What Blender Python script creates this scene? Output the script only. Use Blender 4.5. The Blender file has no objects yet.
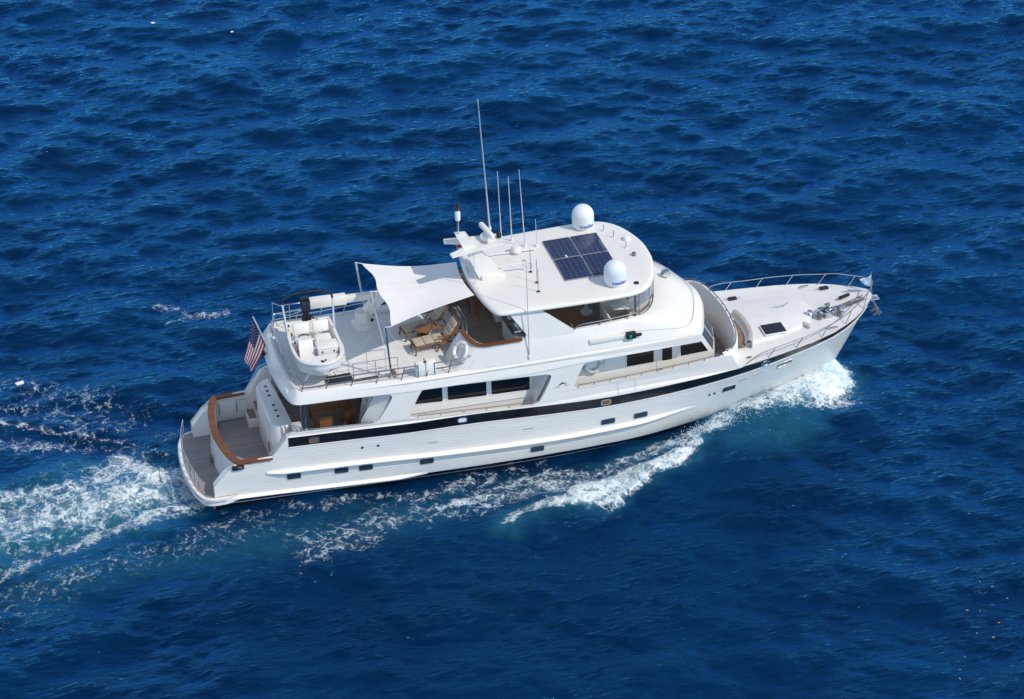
import bpy, bmesh, math, random
import numpy as np
from mathutils import Vector, Matrix
from mathutils.geometry import tessellate_polygon
R_ = math.radians
random.seed(7)
scene = bpy.context.scene
col = scene.collection

# ------------------------------------------------------------------ camera
cd = bpy.data.cameras.new('camera'); cam = bpy.data.objects.new('camera', cd); col.objects.link(cam)
CR = Vector((0.96330737, -0.26674302, -0.0297838)); CU = Vector((0.16365004, 0.49576853, 0.85289638)); CF = Vector((0.21273829, 0.82647548, -0.52122998))
M = Matrix(((CR.x, CU.x, -CF.x, -12.88743872), (CR.y, CU.y, -CF.y, -97.87499683), (CR.z, CU.z, -CF.z, 65.06327401), (0, 0, 0, 1)))
cam.matrix_world = M
cd.sensor_width = 36.0; cd.sensor_fit = 'HORIZONTAL'; cd.lens = 3264.48 / 1024 * 36
cd.clip_start = 1.0; cd.clip_end = 20000
scene.camera = cam

# ------------------------------------------------------------------ light
SUN_EL, SUN_AZ = 45.0, -47.0          # azimuth of the sun from +x (bow), towards starboard
sd = Vector((math.cos(R_(SUN_EL)) * math.cos(R_(SUN_AZ)), math.cos(R_(SUN_EL)) * math.sin(R_(SUN_AZ)), math.sin(R_(SUN_EL))))
w = bpy.data.worlds.new('World'); scene.world = w; w.use_nodes = True
nt = w.node_tree; bg = nt.nodes['Background']
sky = nt.nodes.new('ShaderNodeTexSky'); sky.sky_type = 'NISHITA'; sky.sun_disc = False
sky.sun_elevation = R_(SUN_EL); sky.sun_rotation = math.atan2(sd.x, sd.y)
sky.air_density = 1.0; sky.dust_density = 0.1; sky.ozone_density = 1.5; sky.altitude = 800
hsv = nt.nodes.new('ShaderNodeHueSaturation'); hsv.inputs['Saturation'].default_value = .75
nt.links.new(sky.outputs[0], hsv.inputs['Color']); nt.links.new(hsv.outputs[0], bg.inputs[0]); bg.inputs[1].default_value = 0.15
ld = bpy.data.lights.new('sun', 'SUN'); ld.energy = 2.3; ld.angle = R_(0.53); ld.color = (1.0, 0.915, 0.785)
lo = bpy.data.objects.new('sun', ld); col.objects.link(lo)
lo.rotation_euler = sd.to_track_quat('Z', 'Y').to_euler()
scene.view_settings.view_transform = 'Standard'; scene.view_settings.look = 'None'
scene.view_settings.exposure = 0.40; scene.view_settings.gamma = 1.0; scene.view_settings.use_curve_mapping = False
scene.cycles.max_bounces = 6; scene.cycles.glossy_bounces = 3; scene.cycles.diffuse_bounces = 5

# ------------------------------------------------------------------ helpers
def tag(o, label=None, cat=None, group=None, kind=None):
    if label: o['label'] = label
    if cat: o['category'] = cat
    if group: o['group'] = group
    if kind: o['kind'] = kind
    return o
def thing(name, label, cat, loc=(0, 0, 0), rz=0, group=None):
    o = bpy.data.objects.new(name, None); col.objects.link(o); o.empty_display_size = .2
    o.location = loc; o.rotation_euler = (0, 0, rz)
    return tag(o, label, cat, group)
def copy_tree(o, parent=None):
    c = o.copy(); col.objects.link(c)
    if parent is not None: c.parent = parent
    for ch in o.children: copy_tree(ch, c)
    return c

def crom(pts, n=6, closed=False):
    """Catmull-Rom resample"""
    P = [np.array(p, float) for p in pts]; out = []
    N = len(P); segs = N if closed else N - 1
    for i in range(segs):
        p1, p2 = P[i], P[(i + 1) % N]
        p0 = P[i - 1] if (closed or i > 0) else 2 * p1 - p2
        p3 = P[(i + 2) % N] if (closed or i + 2 < N) else 2 * p2 - p1
        for k in range(n):
            t = k / n
            out.append(.5 * (2 * p1 + (p2 - p0) * t + (2 * p0 - 5 * p1 + 4 * p2 - p3) * t * t + (3 * p1 - p0 - 3 * p2 + p3) * t ** 3))
    if not closed: out.append(P[-1])
    return [tuple(p) for p in out]

class MB:
    def __init__(s): s.v = []; s.f = []; s.m = []
    def add(s, vs, fs, mi=0):
        b = len(s.v); s.v += [tuple(map(float, v)) for v in vs]
        s.f += [tuple(i + b for i in f) for f in fs]; s.m += [mi] * len(fs); return s
    def grid(s, rows, mi=0, closed_u=False, flip=False):
        """rows: list of rows of points"""
        n = len(rows[0]); vs = [p for r in rows for p in r]; fs = []
        for i in range(len(rows) - 1):
            for j in range(n if closed_u else n - 1):
                a, b = i * n + j, i * n + (j + 1) % n
                f = (a, b, b + n, a + n)
                fs.append(f[::-1] if flip else f)
        return s.add(vs, fs, mi)
    def box(s, c, d, bev=0.0, rot=None, mi=0, seg=2):
        bm = bmesh.new(); bmesh.ops.create_cube(bm, size=1)
        for v in bm.verts: v.co = Vector((v.co.x * d[0], v.co.y * d[1], v.co.z * d[2]))
        if bev: bmesh.ops.bevel(bm, geom=bm.edges[:], offset=min(bev, min(d) * .49), segments=seg, affect='EDGES', profile=.5)
        mt = Matrix.Translation(Vector(c))
        if rot is not None: mt = mt @ rot
        bm.verts.index_update()
        s.add([mt @ v.co for v in bm.verts], [[v.index for v in f.verts] for f in bm.faces], mi); bm.free(); return s
    def tube(s, pts, r, n=8, mi=0, caps=True, closed=False):
        P = [Vector(p) for p in pts]; N = len(P); rr = r if hasattr(r, '__len__') else [r] * N
        T = []
        for i in range(N):
            a = P[i - 1] if (i > 0 or closed) else P[i]; b = P[(i + 1) % N] if (i < N - 1 or closed) else P[i]
            T.append((b - a).normalized())
        up = Vector((0, 0, 1)) if abs(T[0].z) < .9 else Vector((1, 0, 0))
        u = T[0].cross(up).normalized(); rows = []
        for i in range(N):
            u = (u - T[i] * u.dot(T[i])).normalized(); v = T[i].cross(u)
            rows.append([P[i] + (u * math.cos(2 * math.pi * k / n) + v * math.sin(2 * math.pi * k / n)) * rr[i] for k in range(n)])
        if closed: rows.append(rows[0])
        b = len(s.v); s.grid(rows, mi, closed_u=True)
        if caps and not closed:
            s.f.append(tuple(b + k for k in range(n))[::-1]); s.m.append(mi)
            s.f.append(tuple(b + (N - 1) * n + k for k in range(n))); s.m.append(mi)
        return s
    def lathe(s, prof, c=(0, 0, 0), n=24, axis=None, mi=0):
        q = Vector((0, 0, 1)).rotation_difference(Vector(axis)) if axis is not None else None
        rows = []
        for r, z in prof:
            row = []
            for k in range(n):
                p = Vector((r * math.cos(2 * math.pi * k / n), r * math.sin(2 * math.pi * k / n), z))
                if q: p = q @ p
                row.append(p + Vector(c))
            rows.append(row)
        return s.grid(rows, mi, closed_u=True)
    def prism(s, poly, fn_a, fn_b, holes=(), mi=0):
        """2D polygon with holes, mapped to two skins by fn_a / fn_b, with side walls"""
        loops = [list(poly)] + [list(h) for h in holes]
        tess = tessellate_polygon([[Vector((p[0], p[1], 0)) for p in l] for l in loops])
        flat = [p for l in loops for p in l]; n = len(flat)
        vs = [fn_a(*p) for p in flat] + [fn_b(*p) for p in flat]
        fs = [tuple(t) for t in tess] + [tuple(i + n for i in t[::-1]) for t in tess]
        o = 0
        for l in loops:
            for i in range(len(l)):
                a, b2 = o + i, o + (i + 1) % len(l); fs.append((a, b2, b2 + n, a + n))
            o += len(l)
        return s.add(vs, fs, mi)
    def build(s, name, mats, parent=None, angle=35, label=None, fix=True):
        me = bpy.data.meshes.new(name); me.from_pydata(s.v, [], s.f)
        mats = mats if isinstance(mats, (list, tuple)) else [mats]
        for m in mats: me.materials.append(m)
        me.polygons.foreach_set('material_index', s.m)
        if fix:
            bm = bmesh.new(); bm.from_mesh(me)
            bmesh.ops.remove_doubles(bm, verts=bm.verts, dist=1e-4)
            bmesh.ops.dissolve_degenerate(bm, edges=bm.edges, dist=1e-5)
            bmesh.ops.recalc_face_normals(bm, faces=bm.faces); bm.to_mesh(me); bm.free()
        me.polygons.foreach_set('use_smooth', [True] * len(me.polygons))
        if angle is not None: me.set_sharp_from_angle(angle=R_(angle))
        o = bpy.data.objects.new(name, me); col.objects.link(o)
        if parent is not None: o.parent = parent
        if label: o['label'] = label
        return o
def mirror(pts): return [(x, -y, *r) for x, y, *r in pts]

# ------------------------------------------------------------------ materials
def mat(name, base, rough=.4, metal=0., spec=.5, noise=0., nscale=4., bump=0., bscale=60., coat=0., trans=0., ior=1.45, sheen=0.):
    m = bpy.data.materials.new(name); m.use_nodes = True; t = m.node_tree; b = t.nodes['Principled BSDF']
    b.inputs['Base Color'].default_value = (*base, 1); b.inputs['Roughness'].default_value = rough
    b.inputs['Metallic'].default_value = metal; b.inputs['IOR'].default_value = ior
    b.inputs['Specular IOR Level'].default_value = spec; b.inputs['Coat Weight'].default_value = coat
    b.inputs['Transmission Weight'].default_value = trans; b.inputs['Sheen Weight'].default_value = sheen
    tc = t.nodes.new('ShaderNodeTexCoord')
    if noise:
        n = t.nodes.new('ShaderNodeTexNoise'); n.inputs['Scale'].default_value = nscale; n.inputs['Detail'].default_value = 6
        t.links.new(tc.outputs['Object'], n.inputs['Vector'])
        r = t.nodes.new('ShaderNodeMapRange'); r.inputs[1].default_value = .3; r.inputs[2].default_value = .7
        r.inputs[3].default_value = 1 - noise; r.inputs[4].default_value = 1 + noise * .4
        t.links.new(n.outputs['Fac'], r.inputs[0])
        mx = t.nodes.new('ShaderNodeVectorMath'); mx.operation = 'SCALE'; mx.inputs[0].default_value = base
        t.links.new(r.outputs[0], mx.inputs['Scale']); t.links.new(mx.outputs[0], b.inputs['Base Color'])
        r2 = t.nodes.new('ShaderNodeMapRange'); r2.inputs[3].default_value = rough * .8; r2.inputs[4].default_value = min(1, rough * 1.3)
        t.links.new(n.outputs['Fac'], r2.inputs[0]); t.links.new(r2.outputs[0], b.inputs['Roughness'])
    if bump:
        n = t.nodes.new('ShaderNodeTexNoise'); n.inputs['Scale'].default_value = bscale; n.inputs['Detail'].default_value = 3
        t.links.new(tc.outputs['Object'], n.inputs['Vector'])
        bp = t.nodes.new('ShaderNodeBump'); bp.inputs['Strength'].default_value = bump; bp.inputs['Distance'].default_value = .01
        t.links.new(n.outputs['Fac'], bp.inputs['Height']); t.links.new(bp.outputs[0], b.inputs['Normal'])
    return m
def planks(name, base, seam, scale, axis='Y', rough=.6, var=.25, width=.08):
    """planks running along x with dark caulk seams"""
    m = mat(name, base, rough); t = m.node_tree; b = t.nodes['Principled BSDF']
    tc = t.nodes.new('ShaderNodeTexCoord'); sp = t.nodes.new('ShaderNodeSeparateXYZ'); t.links.new(tc.outputs['Object'], sp.inputs[0])
    mu = t.nodes.new('ShaderNodeMath'); mu.operation = 'MULTIPLY'; mu.inputs[1].default_value = scale; t.links.new(sp.outputs[axis], mu.inputs[0])
    fr = t.nodes.new('ShaderNodeMath'); fr.operation = 'FRACT'; t.links.new(mu.outputs[0], fr.inputs[0])
    lt = t.nodes.new('ShaderNodeMath'); lt.operation = 'LESS_THAN'; lt.inputs[1].default_value = width; t.links.new(fr.outputs[0], lt.inputs[0])
    fl = t.nodes.new('ShaderNodeMath'); fl.operation = 'FLOOR'; t.links.new(mu.outputs[0], fl.inputs[0])
    wn = t.nodes.new('ShaderNodeTexWhiteNoise'); wn.noise_dimensions = '1D'; t.links.new(fl.outputs[0], wn.inputs['W'])
    no = t.nodes.new('ShaderNodeTexNoise'); no.inputs['Scale'].default_value = 5; no.inputs['Detail'].default_value = 5
    mp = t.nodes.new('ShaderNodeMapping'); mp.inputs['Scale'].default_value = (.6, 6, 6) if axis == 'Y' else (6, .6, 6)
    t.links.new(tc.outputs['Object'], mp.inputs[0]); t.links.new(mp.outputs[0], no.inputs['Vector'])
    ad = t.nodes.new('ShaderNodeMath'); ad.operation = 'ADD'; t.links.new(wn.outputs['Value'], ad.inputs[0]); t.links.new(no.outputs['Fac'], ad.inputs[1])
    mr = t.nodes.new('ShaderNodeMapRange'); mr.inputs[2].default_value = 2; mr.inputs[3].default_value = 1 - var; mr.inputs[4].default_value = 1 + var
    t.links.new(ad.outputs[0], mr.inputs[0])
    vm = t.nodes.new('ShaderNodeVectorMath'); vm.operation = 'SCALE'; vm.inputs[0].default_value = base; t.links.new(mr.outputs[0], vm.inputs['Scale'])
    mx = t.nodes.new('ShaderNodeMix'); mx.data_type = 'RGBA'; t.links.new(lt.outputs[0], mx.inputs[0]); t.links.new(vm.outputs[0], mx.inputs[6]); mx.inputs[7].default_value = (*seam, 1)
    t.links.new(mx.outputs[2], b.inputs['Base Color']); return m

WHITE = mat('white_gelcoat', (.77, .745, .70), .28, noise=.035, nscale=1.3, bump=.05, bscale=7, coat=.15)
CREAM = mat('cream_gelcoat', (.77, .765, .74), .34, noise=.03, nscale=1.7)
DECKW = mat('nonskid_white', (.735, .73, .71), .6, noise=.05, nscale=2.5, bump=.25, bscale=170)
GREYIN = mat('grey_gelcoat', (.55, .54, .52), .45, noise=.05)  # even mid grey for seams, frames, bands and lockers
BLACK = mat('black_paint', (.006, .007, .012), .18, noise=.2, nscale=2.0, coat=.3)
RUBBER = mat('black_rubber', (.012, .012, .013), .6, noise=.15, nscale=9)
NAVYC = mat('navy_canvas', (.012, .018, .035), .85, noise=.2, nscale=12, bump=.3, bscale=90)
STEEL = mat('stainless_steel', (.62, .63, .65), .2, metal=1., noise=.06, nscale=14)
DSTEEL = mat('dull_steel', (.22, .22, .23), .35, metal=.7, noise=.1, nscale=8)
GLASS = mat('tinted_glass', (.008, .008, .009), .06, spec=.6, noise=.3, nscale=1.2)
PORTG = mat('porthole_glass', (.03, .055, .09), .08, spec=.6, noise=.3, nscale=6)
TEAK = planks('teak_deck', (.30, .225, .17), (.07, .055, .045), 13, 'Y', .6)
TEAKX = planks('grey_teak_deck', (.31, .28, .255), (.11, .10, .09), 13, 'Y', .65)
VTEAK = planks('varnished_teak', (.165, .062, .02), (.09, .03, .012), 5, 'Y', .22, .3, .05)
FURN = planks('oiled_teak', (.24, .105, .035), (.09, .04, .015), 16, 'X', .35, .3, .12)
CUSH = mat('beige_cushion', (.46, .40, .30), .9, noise=.1, nscale=9, bump=.3, bscale=60, sheen=.2)
WCUSH = mat('white_vinyl', (.78, .77, .73), .45, noise=.04, nscale=7)
CANVAS = mat('white_canvas', (.79, .77, .74), .85, noise=.03, nscale=2, bump=.15, bscale=14)
DOME = mat('radome_white', (.72, .765, .79), .3, noise=.03, nscale=3)
BLUEINK = mat('blue_ink', (.02, .06, .42), .4)
GREYINK = mat('grey_ink', (.06, .065, .06), .4)
RED = mat('red_plastic', (.4, .01, .03), .4)
GREEN = mat('green_lens', (.0, .35, .22), .2)
CELLB = mat('solar_frame', (.26, .28, .32), .4)
FLOAT = mat('white_foam_plastic', (.8, .79, .75), .6, noise=.08, nscale=20)
LEAF = mat('yellow_leaf', (.40, .27, .06), .6, noise=.2, nscale=20)
LEAFP = mat('pinkish_petal', (.5, .28, .22), .6, noise=.2, nscale=20)
# solar cell face: navy cells with thin silver bus lines
SOLAR = mat('solar_cells', (.008, .014, .06), .15, spec=.6); t = SOLAR.node_tree; b = t.nodes['Principled BSDF']
tc = t.nodes.new('ShaderNodeTexCoord'); br = t.nodes.new('ShaderNodeTexBrick'); br.offset = 0
br.inputs['Color1'].default_value = (.006, .012, .055, 1); br.inputs['Color2'].default_value = (.009, .018, .075, 1); br.inputs['Mortar'].default_value = (.16, .19, .28, 1)
br.inputs['Scale'].default_value = 1; br.inputs['Mortar Size'].default_value = .004; br.inputs['Brick Width'].default_value = .192; br.inputs['Row Height'].default_value = .178
br.inputs['Mortar Smooth'].default_value = .3
t.links.new(tc.outputs['Object'], br.inputs['Vector']); t.links.new(br.outputs['Color'], b.inputs['Base Color'])

# hull paint: white with fine plank grooves (lapped lines that follow the sheer, through the UV map)
HULLM = mat('hull_white', (.80, .77, .72), .3, coat=.15); t = HULLM.node_tree; b = t.nodes['Principled BSDF']
uv = t.nodes.new('ShaderNodeUVMap'); sp = t.nodes.new('ShaderNodeSeparateXYZ'); t.links.new(uv.outputs[0], sp.inputs[0])
mu = t.nodes.new('ShaderNodeMath'); mu.operation = 'MULTIPLY'; mu.inputs[1].default_value = 20; t.links.new(sp.outputs['Y'], mu.inputs[0])
fr = t.nodes.new('ShaderNodeMath'); fr.operation = 'FRACT'; t.links.new(mu.outputs[0], fr.inputs[0])
rp = t.nodes.new('ShaderNodeValToRGB'); rp.color_ramp.elements[0].position = 0; rp.color_ramp.elements[0].color = (0, 0, 0, 1)
rp.color_ramp.elements[1].position = .22; rp.color_ramp.elements[1].color = (1, 1, 1, 1)
t.links.new(fr.outputs[0], rp.inputs[0])
bp = t.nodes.new('ShaderNodeBump'); bp.inputs['Strength'].default_value = .6; bp.inputs['Distance'].default_value = .012
t.links.new(rp.outputs[0], bp.inputs['Height']); t.links.new(bp.outputs[0], b.inputs['Normal'])
no = t.nodes.new('ShaderNodeTexNoise'); no.inputs['Scale'].default_value = 1.2; no.inputs['Detail'].default_value = 6
tc = t.nodes.new('ShaderNodeTexCoord'); mp = t.nodes.new('ShaderNodeMapping'); mp.inputs['Scale'].default_value = (.5, 1, 4)
t.links.new(tc.outputs['Object'], mp.inputs[0]); t.links.new(mp.outputs[0], no.inputs['Vector'])
mr = t.nodes.new('ShaderNodeMapRange'); mr.inputs[1].default_value = .3; mr.inputs[2].default_value = .75; mr.inputs[3].default_value = 1.02; mr.inputs[4].default_value = .93
t.links.new(no.outputs['Fac'], mr.inputs[0])
vm = t.nodes.new('ShaderNodeVectorMath'); vm.operation = 'SCALE'; vm.inputs[0].default_value = (.80, .77, .72); t.links.new(mr.outputs[0], vm.inputs['Scale'])
t.links.new(vm.outputs[0], b.inputs['Base Color'])

# ------------------------------------------------------------------ sea: one sheet to the horizon, fine in the middle
rng = np.random.default_rng(11)
NG = 1024; DX = 0.09; X0, Y0 = -22.0, -32.0
def spectrum(lpk, lmin, wdir, spread, slope, iso=.12):
    k1 = np.fft.fftfreq(NG, DX) * 2 * np.pi
    kx, ky = np.meshgrid(k1, k1, indexing='ij'); k = np.hypot(kx, ky); k[0, 0] = 1
    L = lpk / (2 * np.pi) / math.sqrt(2)
    cosw = (kx * math.cos(wdir) + ky * math.sin(wdir)) / k
    P = np.exp(-1 / (k * L) ** 2) / k ** 3.7 * (np.abs(cosw) ** spread + iso) * np.exp(-(k * lmin / (2 * np.pi)) ** 2)
    P[0, 0] = 0
    h = np.fft.fft2(rng.standard_normal((NG, NG))) * np.sqrt(P)
    sx = np.fft.ifft2(1j * kx * h).real; sy = np.fft.ifft2(1j * ky * h).real
    s = slope / math.sqrt((sx ** 2 + sy ** 2).mean())
    z = np.fft.ifft2(h).real * s
    dx = np.fft.ifft2(-1j * kx / k * h).real * s; dy = np.fft.ifft2(-1j * ky / k * h).real * s
    return z, dx, dy
def gnoise(scale, seed, p=2.2):
    """smooth noise ~N(0,1) with features of about `scale` metres"""
    r = np.random.default_rng(seed); k1 = np.fft.fftfreq(NG, DX) * scale
    kx, ky = np.meshgrid(k1, k1, indexing='ij'); k2 = kx ** 2 + ky ** 2
    f = np.fft.ifft2(np.fft.fft2(r.standard_normal((NG, NG))) / (1 + k2 * 4) ** p).real
    return (f - f.mean()) / f.std()
WD = R_(84)
z1, ax1, ay1 = spectrum(2.5, .32, WD, 3.4, .150, .08)
z2, ax2, ay2 = spectrum(8.0, 2.2, WD + R_(16), 3, .10, .12)
z3, ax3, ay3 = spectrum(5.0, 1.2, WD - R_(42), 4, .075, .05)
ZW = z1 + z2 + z3; AX = (ax1 + ax2 + ax3) * .85; AY = (ay1 + ay2 + ay3) * .85
gx = X0 + np.arange(NG) * DX; gy = Y0 + np.arange(NG) * DX
GX, GY = np.meshgrid(gx, gy, indexing='ij')
warp1 = gnoise(1.6, 3); warp2 = gnoise(1.6, 4); wf1 = gnoise(.5, 5); wf2 = gnoise(.5, 6)
PX = GX + .22 * warp1 + .10 * wf1; PY = GY + .22 * warp2 + .10 * wf2
def stroke(pts, rad, amp, px=PX, py=PY, soft=1.0):
    """field that falls from amp on a polyline to 0 at its radius; pts (x,y), rad/amp per point"""
    n = len(pts); rad = rad if hasattr(rad, '__len__') else [rad] * n; amp = amp if hasattr(amp, '__len__') else [amp] * n
    out = np.zeros_like(px); mr = max(rad) + .8
    xs = [p[0] for p in pts]; ys = [p[1] for p in pts]
    i0, i1 = np.clip(((np.array([min(xs) - mr, max(xs) + mr]) - X0) / DX).astype(int), 0, NG)
    j0, j1 = np.clip(((np.array([min(ys) - mr, max(ys) + mr]) - Y0) / DX).astype(int), 0, NG)
    x = px[i0:i1, j0:j1]; y = py[i0:i1, j0:j1]; o = out[i0:i1, j0:j1]
    for a in range(n - 1):
        (xa, ya), (xb, yb) = pts[a], pts[a + 1]; dx, dy = xb - xa, yb - ya
        t = np.clip(((x - xa) * dx + (y - ya) * dy) / (dx * dx + dy * dy + 1e-9), 0, 1)
        d = np.hypot(x - xa - t * dx, y - ya - t * dy); rr = rad[a] + (rad[a + 1] - rad[a]) * t; am = amp[a] + (amp[a + 1] - amp[a]) * t
        q = np.clip(1 - d / rr, 0, 1); q = q * q * (3 - 2 * q) if soft == 1.0 else np.clip(q * soft, 0, 1)
        np.maximum(o, q * am, out=o)
    return out
foam = np.zeros_like(GX); aer = np.zeros_like(GX)
def F(pts, rad, amp, soft=1.0):
    global foam; foam = np.maximum(foam, stroke(pts, rad, amp, soft=soft))
def A(pts, rad, amp):
    global aer; aer = np.maximum(aer, stroke(pts, rad, amp))
# bow wave: white water thrown off the stem and peeling away to starboard
BOW = [(24.35, -.1), (23.9, -1.05), (22.9, -1.45), (21.55, -1.95), (19.97, -2.6), (18.54, -2.95), (17.1, -3.25), (15.5, -3.55), (14.3, -3.8)]
F(BOW, [.7, 1.45, 1.5, 1.2, .95, .85, .8, .7, .5], [.95, .92, .84, .76, .68, .64, .62, .56, .42], 1.5)
F([(24.4, -.3), (24.1, -1.3), (23.5, -2.0)], [.8, 1.15, .9], [1.0, .98, .9], 1.7)
F([(24.6, -.6), (24.6, -1.7), (24.1, -2.5), (23.2, -2.55), (22.3, -2.35)], [.6, .75, .75, .6, .5], .62, 1.2)
F(mirror(BOW[:6]), [.7, 1.3, 1.2, 1.0, .8, .7], [.9, .85, .75, .6, .5, .4], 1.5)
CREST = [(17.95, -3.75), (17.05, -4.3), (15.75, -4.9), (14.13, -5.3), (12.75, -5.62), (11.4, -6.1), (10.5, -6.4)]
F(CREST, [.45, .75, .85, .85, .75, .5, .3], [.8, .86, .86, .84, .8, .7, .5], 1.8)
F([(17.0, -4.0), (15.5, -4.4), (14.0, -4.6), (12.5, -4.7), (11, -5.0), (9.3, -5.2)], [.7, 1.0, 1.1, 1.1, 1.1, .9], [.55, .6, .6, .6, .56, .4])
F([(14.4, -3.95), (12.9, -4.0), (11.3, -4.2), (10.2, -4.2), (9.1, -4.3), (7.8, -3.7)], [.6, .7, .9, .9, .9, .7], [.55, .6, .6, .58, .55, .5])
F([(12.5, -3.1), (10.5, -3.1), (9, -3.2), (7, -3.0), (5, -2.9), (3, -2.5)], [.8, .9, .9, .8, .7, .6], [.4, .5, .52, .5, .46, .4])
F([(8.6, -4.2), (7.2, -4.3), (6.2, -4.6), (4.9, -4.6), (3.8, -5.3), (2.9, -6.3)], [1.0, 1.2, 1.4, 1.3, 1.3, 1.0], [.44, .5, .54, .52, .52, .42])
F([(5.6, -5.6), (4.3, -5.9), (3.2, -6.3)], [1.0, 1.1, .8], [.46, .55, .46])
F([(3, -3.0), (1.5, -2.9), (-1, -3.3), (-3, -4.0), (-5, -4.8)], [1.1, 1.4, 1.6, 1.8, 2.0], [.34, .38, .40, .38, .36])
F([(-1.8, -3.1), (-3.4, -4.0), (-3.6, -4.8), (-5.5, -5.2)], [1.1, 1.2, 1.2, 1.2], [.34, .40, .38, .34])
# propeller wake astern
F([(.15, -.6), (-.5, .2), (-1.4, 1.4), (-2.0, 2.0)], [.8, 1.0, 1.1, .9], [.86, .86, .82, .7], 1.3)
F([(.0, -1.35), (-1.1, -1.45), (-2.6, -1.75), (-4.5, -2.4), (-6.0, -3.0), (-9, -4.3)], [.5, .7, .85, .9, .9, 1.0], [.78, .76, .70, .60, .54, .48], 1.1)
F([(-1.3, .2), (-3.5, -.5), (-5.4, -.7), (-7, -.9), (-10, -1.6)], [1.0, 1.1, 1.1, 1.1, 1.2], [.74, .68, .64, .62, .58], 1.2)
F([(-2.2, 1.6), (-4.4, .9), (-5.9, 1.0), (-7.5, 1.2), (-11, .8)], [.9, .8, .9, 1.1, 1.2], [.70, .60, .64, .64, .58], 1.2)
F([(0, 0), (-3, -.2), (-7, -.6), (-14, -1.5)], [2.4, 3.2, 3.6, 4.2], [.62, .62, .60, .50], 1.2)
F([(-.3, 2.35), (-1.4, 3.4), (-2.3, 4.4), (-3.7, 5.15), (-4.8, 5.7), (-5.9, 6.5), (-8, 8)], [.32, .34, .36, .36, .4, .5, .7], [.42, .5, .52, .54, .56, .64, .5], 1.2)
F([(-1, 2.4), (-3, 3.6), (-5, 4.2), (-9, 5.4)], [1.0, 1.6, 2.0, 2.4], [.42, .47, .48, .42])
F([(0, 5.4), (-2, 6.6), (-5, 8.4)], [1.6, 2.2, 2.4], [.32, .37, .38])
# small breaking crests to port
F([(1.6, 13.1), (2.25, 12.5), (2.35, 11.8)], .5, .52, 1.2); F([(2.3, 11.5), (2.9, 11.35), (3.35, 11.5)], [.45, .65, .4], .60, 1.2); F([(1.7, 11.6), (2.2, 11.3)], .3, .5)
F([(8, 3.2), (4, 3.2), (0, 3.4)], [.7, .9, .9], .45)
F([(15, -4.0), (12, -4.4), (9, -4.4), (6, -4.4), (3, -4.6)], [1.0, 1.7, 1.7, 1.9, 1.9], [.44, .47, .44, .46, .40])
F([(2, -3.6), (-2, -4), (-7, -5.5)], [1.6, 2.1, 2.6], [.33, .36, .36])
F([(-.5, 4.5), (-4, 6.5), (-9, 9)], [1.5, 2.6, 3.2], [.34, .37, .37])
A(BOW, [1.2, 2.1, 2.2, 1.9, 1.5, 1.3, 1.2, 1.1, .9], [.9, .9, .9, .8, .6, .5, .4, .35, .2])
A([(22.6, -3.0), (21, -3.7), (19.4, -4.2)], [1.6, 2.0, 1.6], [.3, .36, .25])
A([(.2, 0), (-2, 0), (-5, -.6), (-9, -1.2), (-15, -2)], [2.4, 3.3, 3.9, 4.4, 5], [1.0, 1.0, .9, .85, .7])
A(CREST, 1.2, .5)
A([(12, -4.5), (8, -4.3), (4, -4.6), (0, -4.2), (-6, -5)], [1.6, 1.8, 2.0, 2.2, 2.6], [.3, .3, .28, .26, .3])
# shape of the surface the hull makes
hullw = .13 * np.exp(-((GX - .5) / 6.0) ** 2 - (GY / 3.6) ** 2)
bowh = stroke([(24.45, 0), (23.9, -.9), (22.9, -1.35), (21.5, -1.85), (20, -2.55), (18.5, -3.05), (17, -3.6), (15, -4.2)], [.8, 1.5, 1.7, 1.7, 1.6, 1.5, 1.4, 1.3], [.55, .72, .62, .5, .36, .28, .2, .1], GX, GY)
bowh = np.maximum(bowh, stroke(mirror([(24.45, 0), (23.9, -.9), (22.9, -1.35), (21.5, -1.85), (20, -2.55)]), [.8, 1.5, 1.7, 1.7, 1.6], [.55, .7, .6, .4, .1], GX, GY))
cresth = stroke([(22.6, -3.1), (20.6, -3.6), (19, -3.75), (17.05, -4.3), (15.75, -4.9), (14.13, -5.3), (12.75, -5.65), (11, -6.2), (8, -6.6), (4, -6.6), (1, -7.2)], [1.4, 1.7, 1.5, 1.4, 1.4, 1.4, 1.4, 1.5, 1.5, 1.5, 1.5], [.1, .3, .3, .36, .38, .36, .32, .26, .2, .16, .1], GX, GY)
wakeb = np.clip(stroke([(0, 0), (-3, -.2), (-7, -.6), (-14, -1.5)], [2.6, 3.4, 4, 4.6], 1.0, GX, GY) * 1.4, 0, 1)
turb = (gnoise(.8, 21) * .06 + gnoise(.28, 22) * .022)
edge = stroke([(-.3, 2.35), (-1.4, 3.4), (-2.3, 4.4), (-3.7, 5.15), (-4.8, 5.7), (-5.9, 6.5)], .8, .05, GX, GY)
calm = 1 - .55 * np.clip(stroke([(14, 0), (4, 0)], 4.5, 1.0, GX, GY), 0, 1)
trough = -.09 * np.exp(-((np.abs(GY) - 2.6) / .9) ** 2) * np.clip((GX - 5) / 4, 0, 1) * np.clip((19.5 - GX) / 3, 0, 1)
ZS = ZW * calm + hullw + trough + bowh + cresth + edge + wakeb * (.05 + turb * 1.0)
fo = np.clip(foam, 0, 1)
ZS = ZS + (gnoise(.5, 31) * .05 + gnoise(.2, 33) * .02 + .04) * np.clip(fo * 2 - 1.0, 0, 1)
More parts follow.
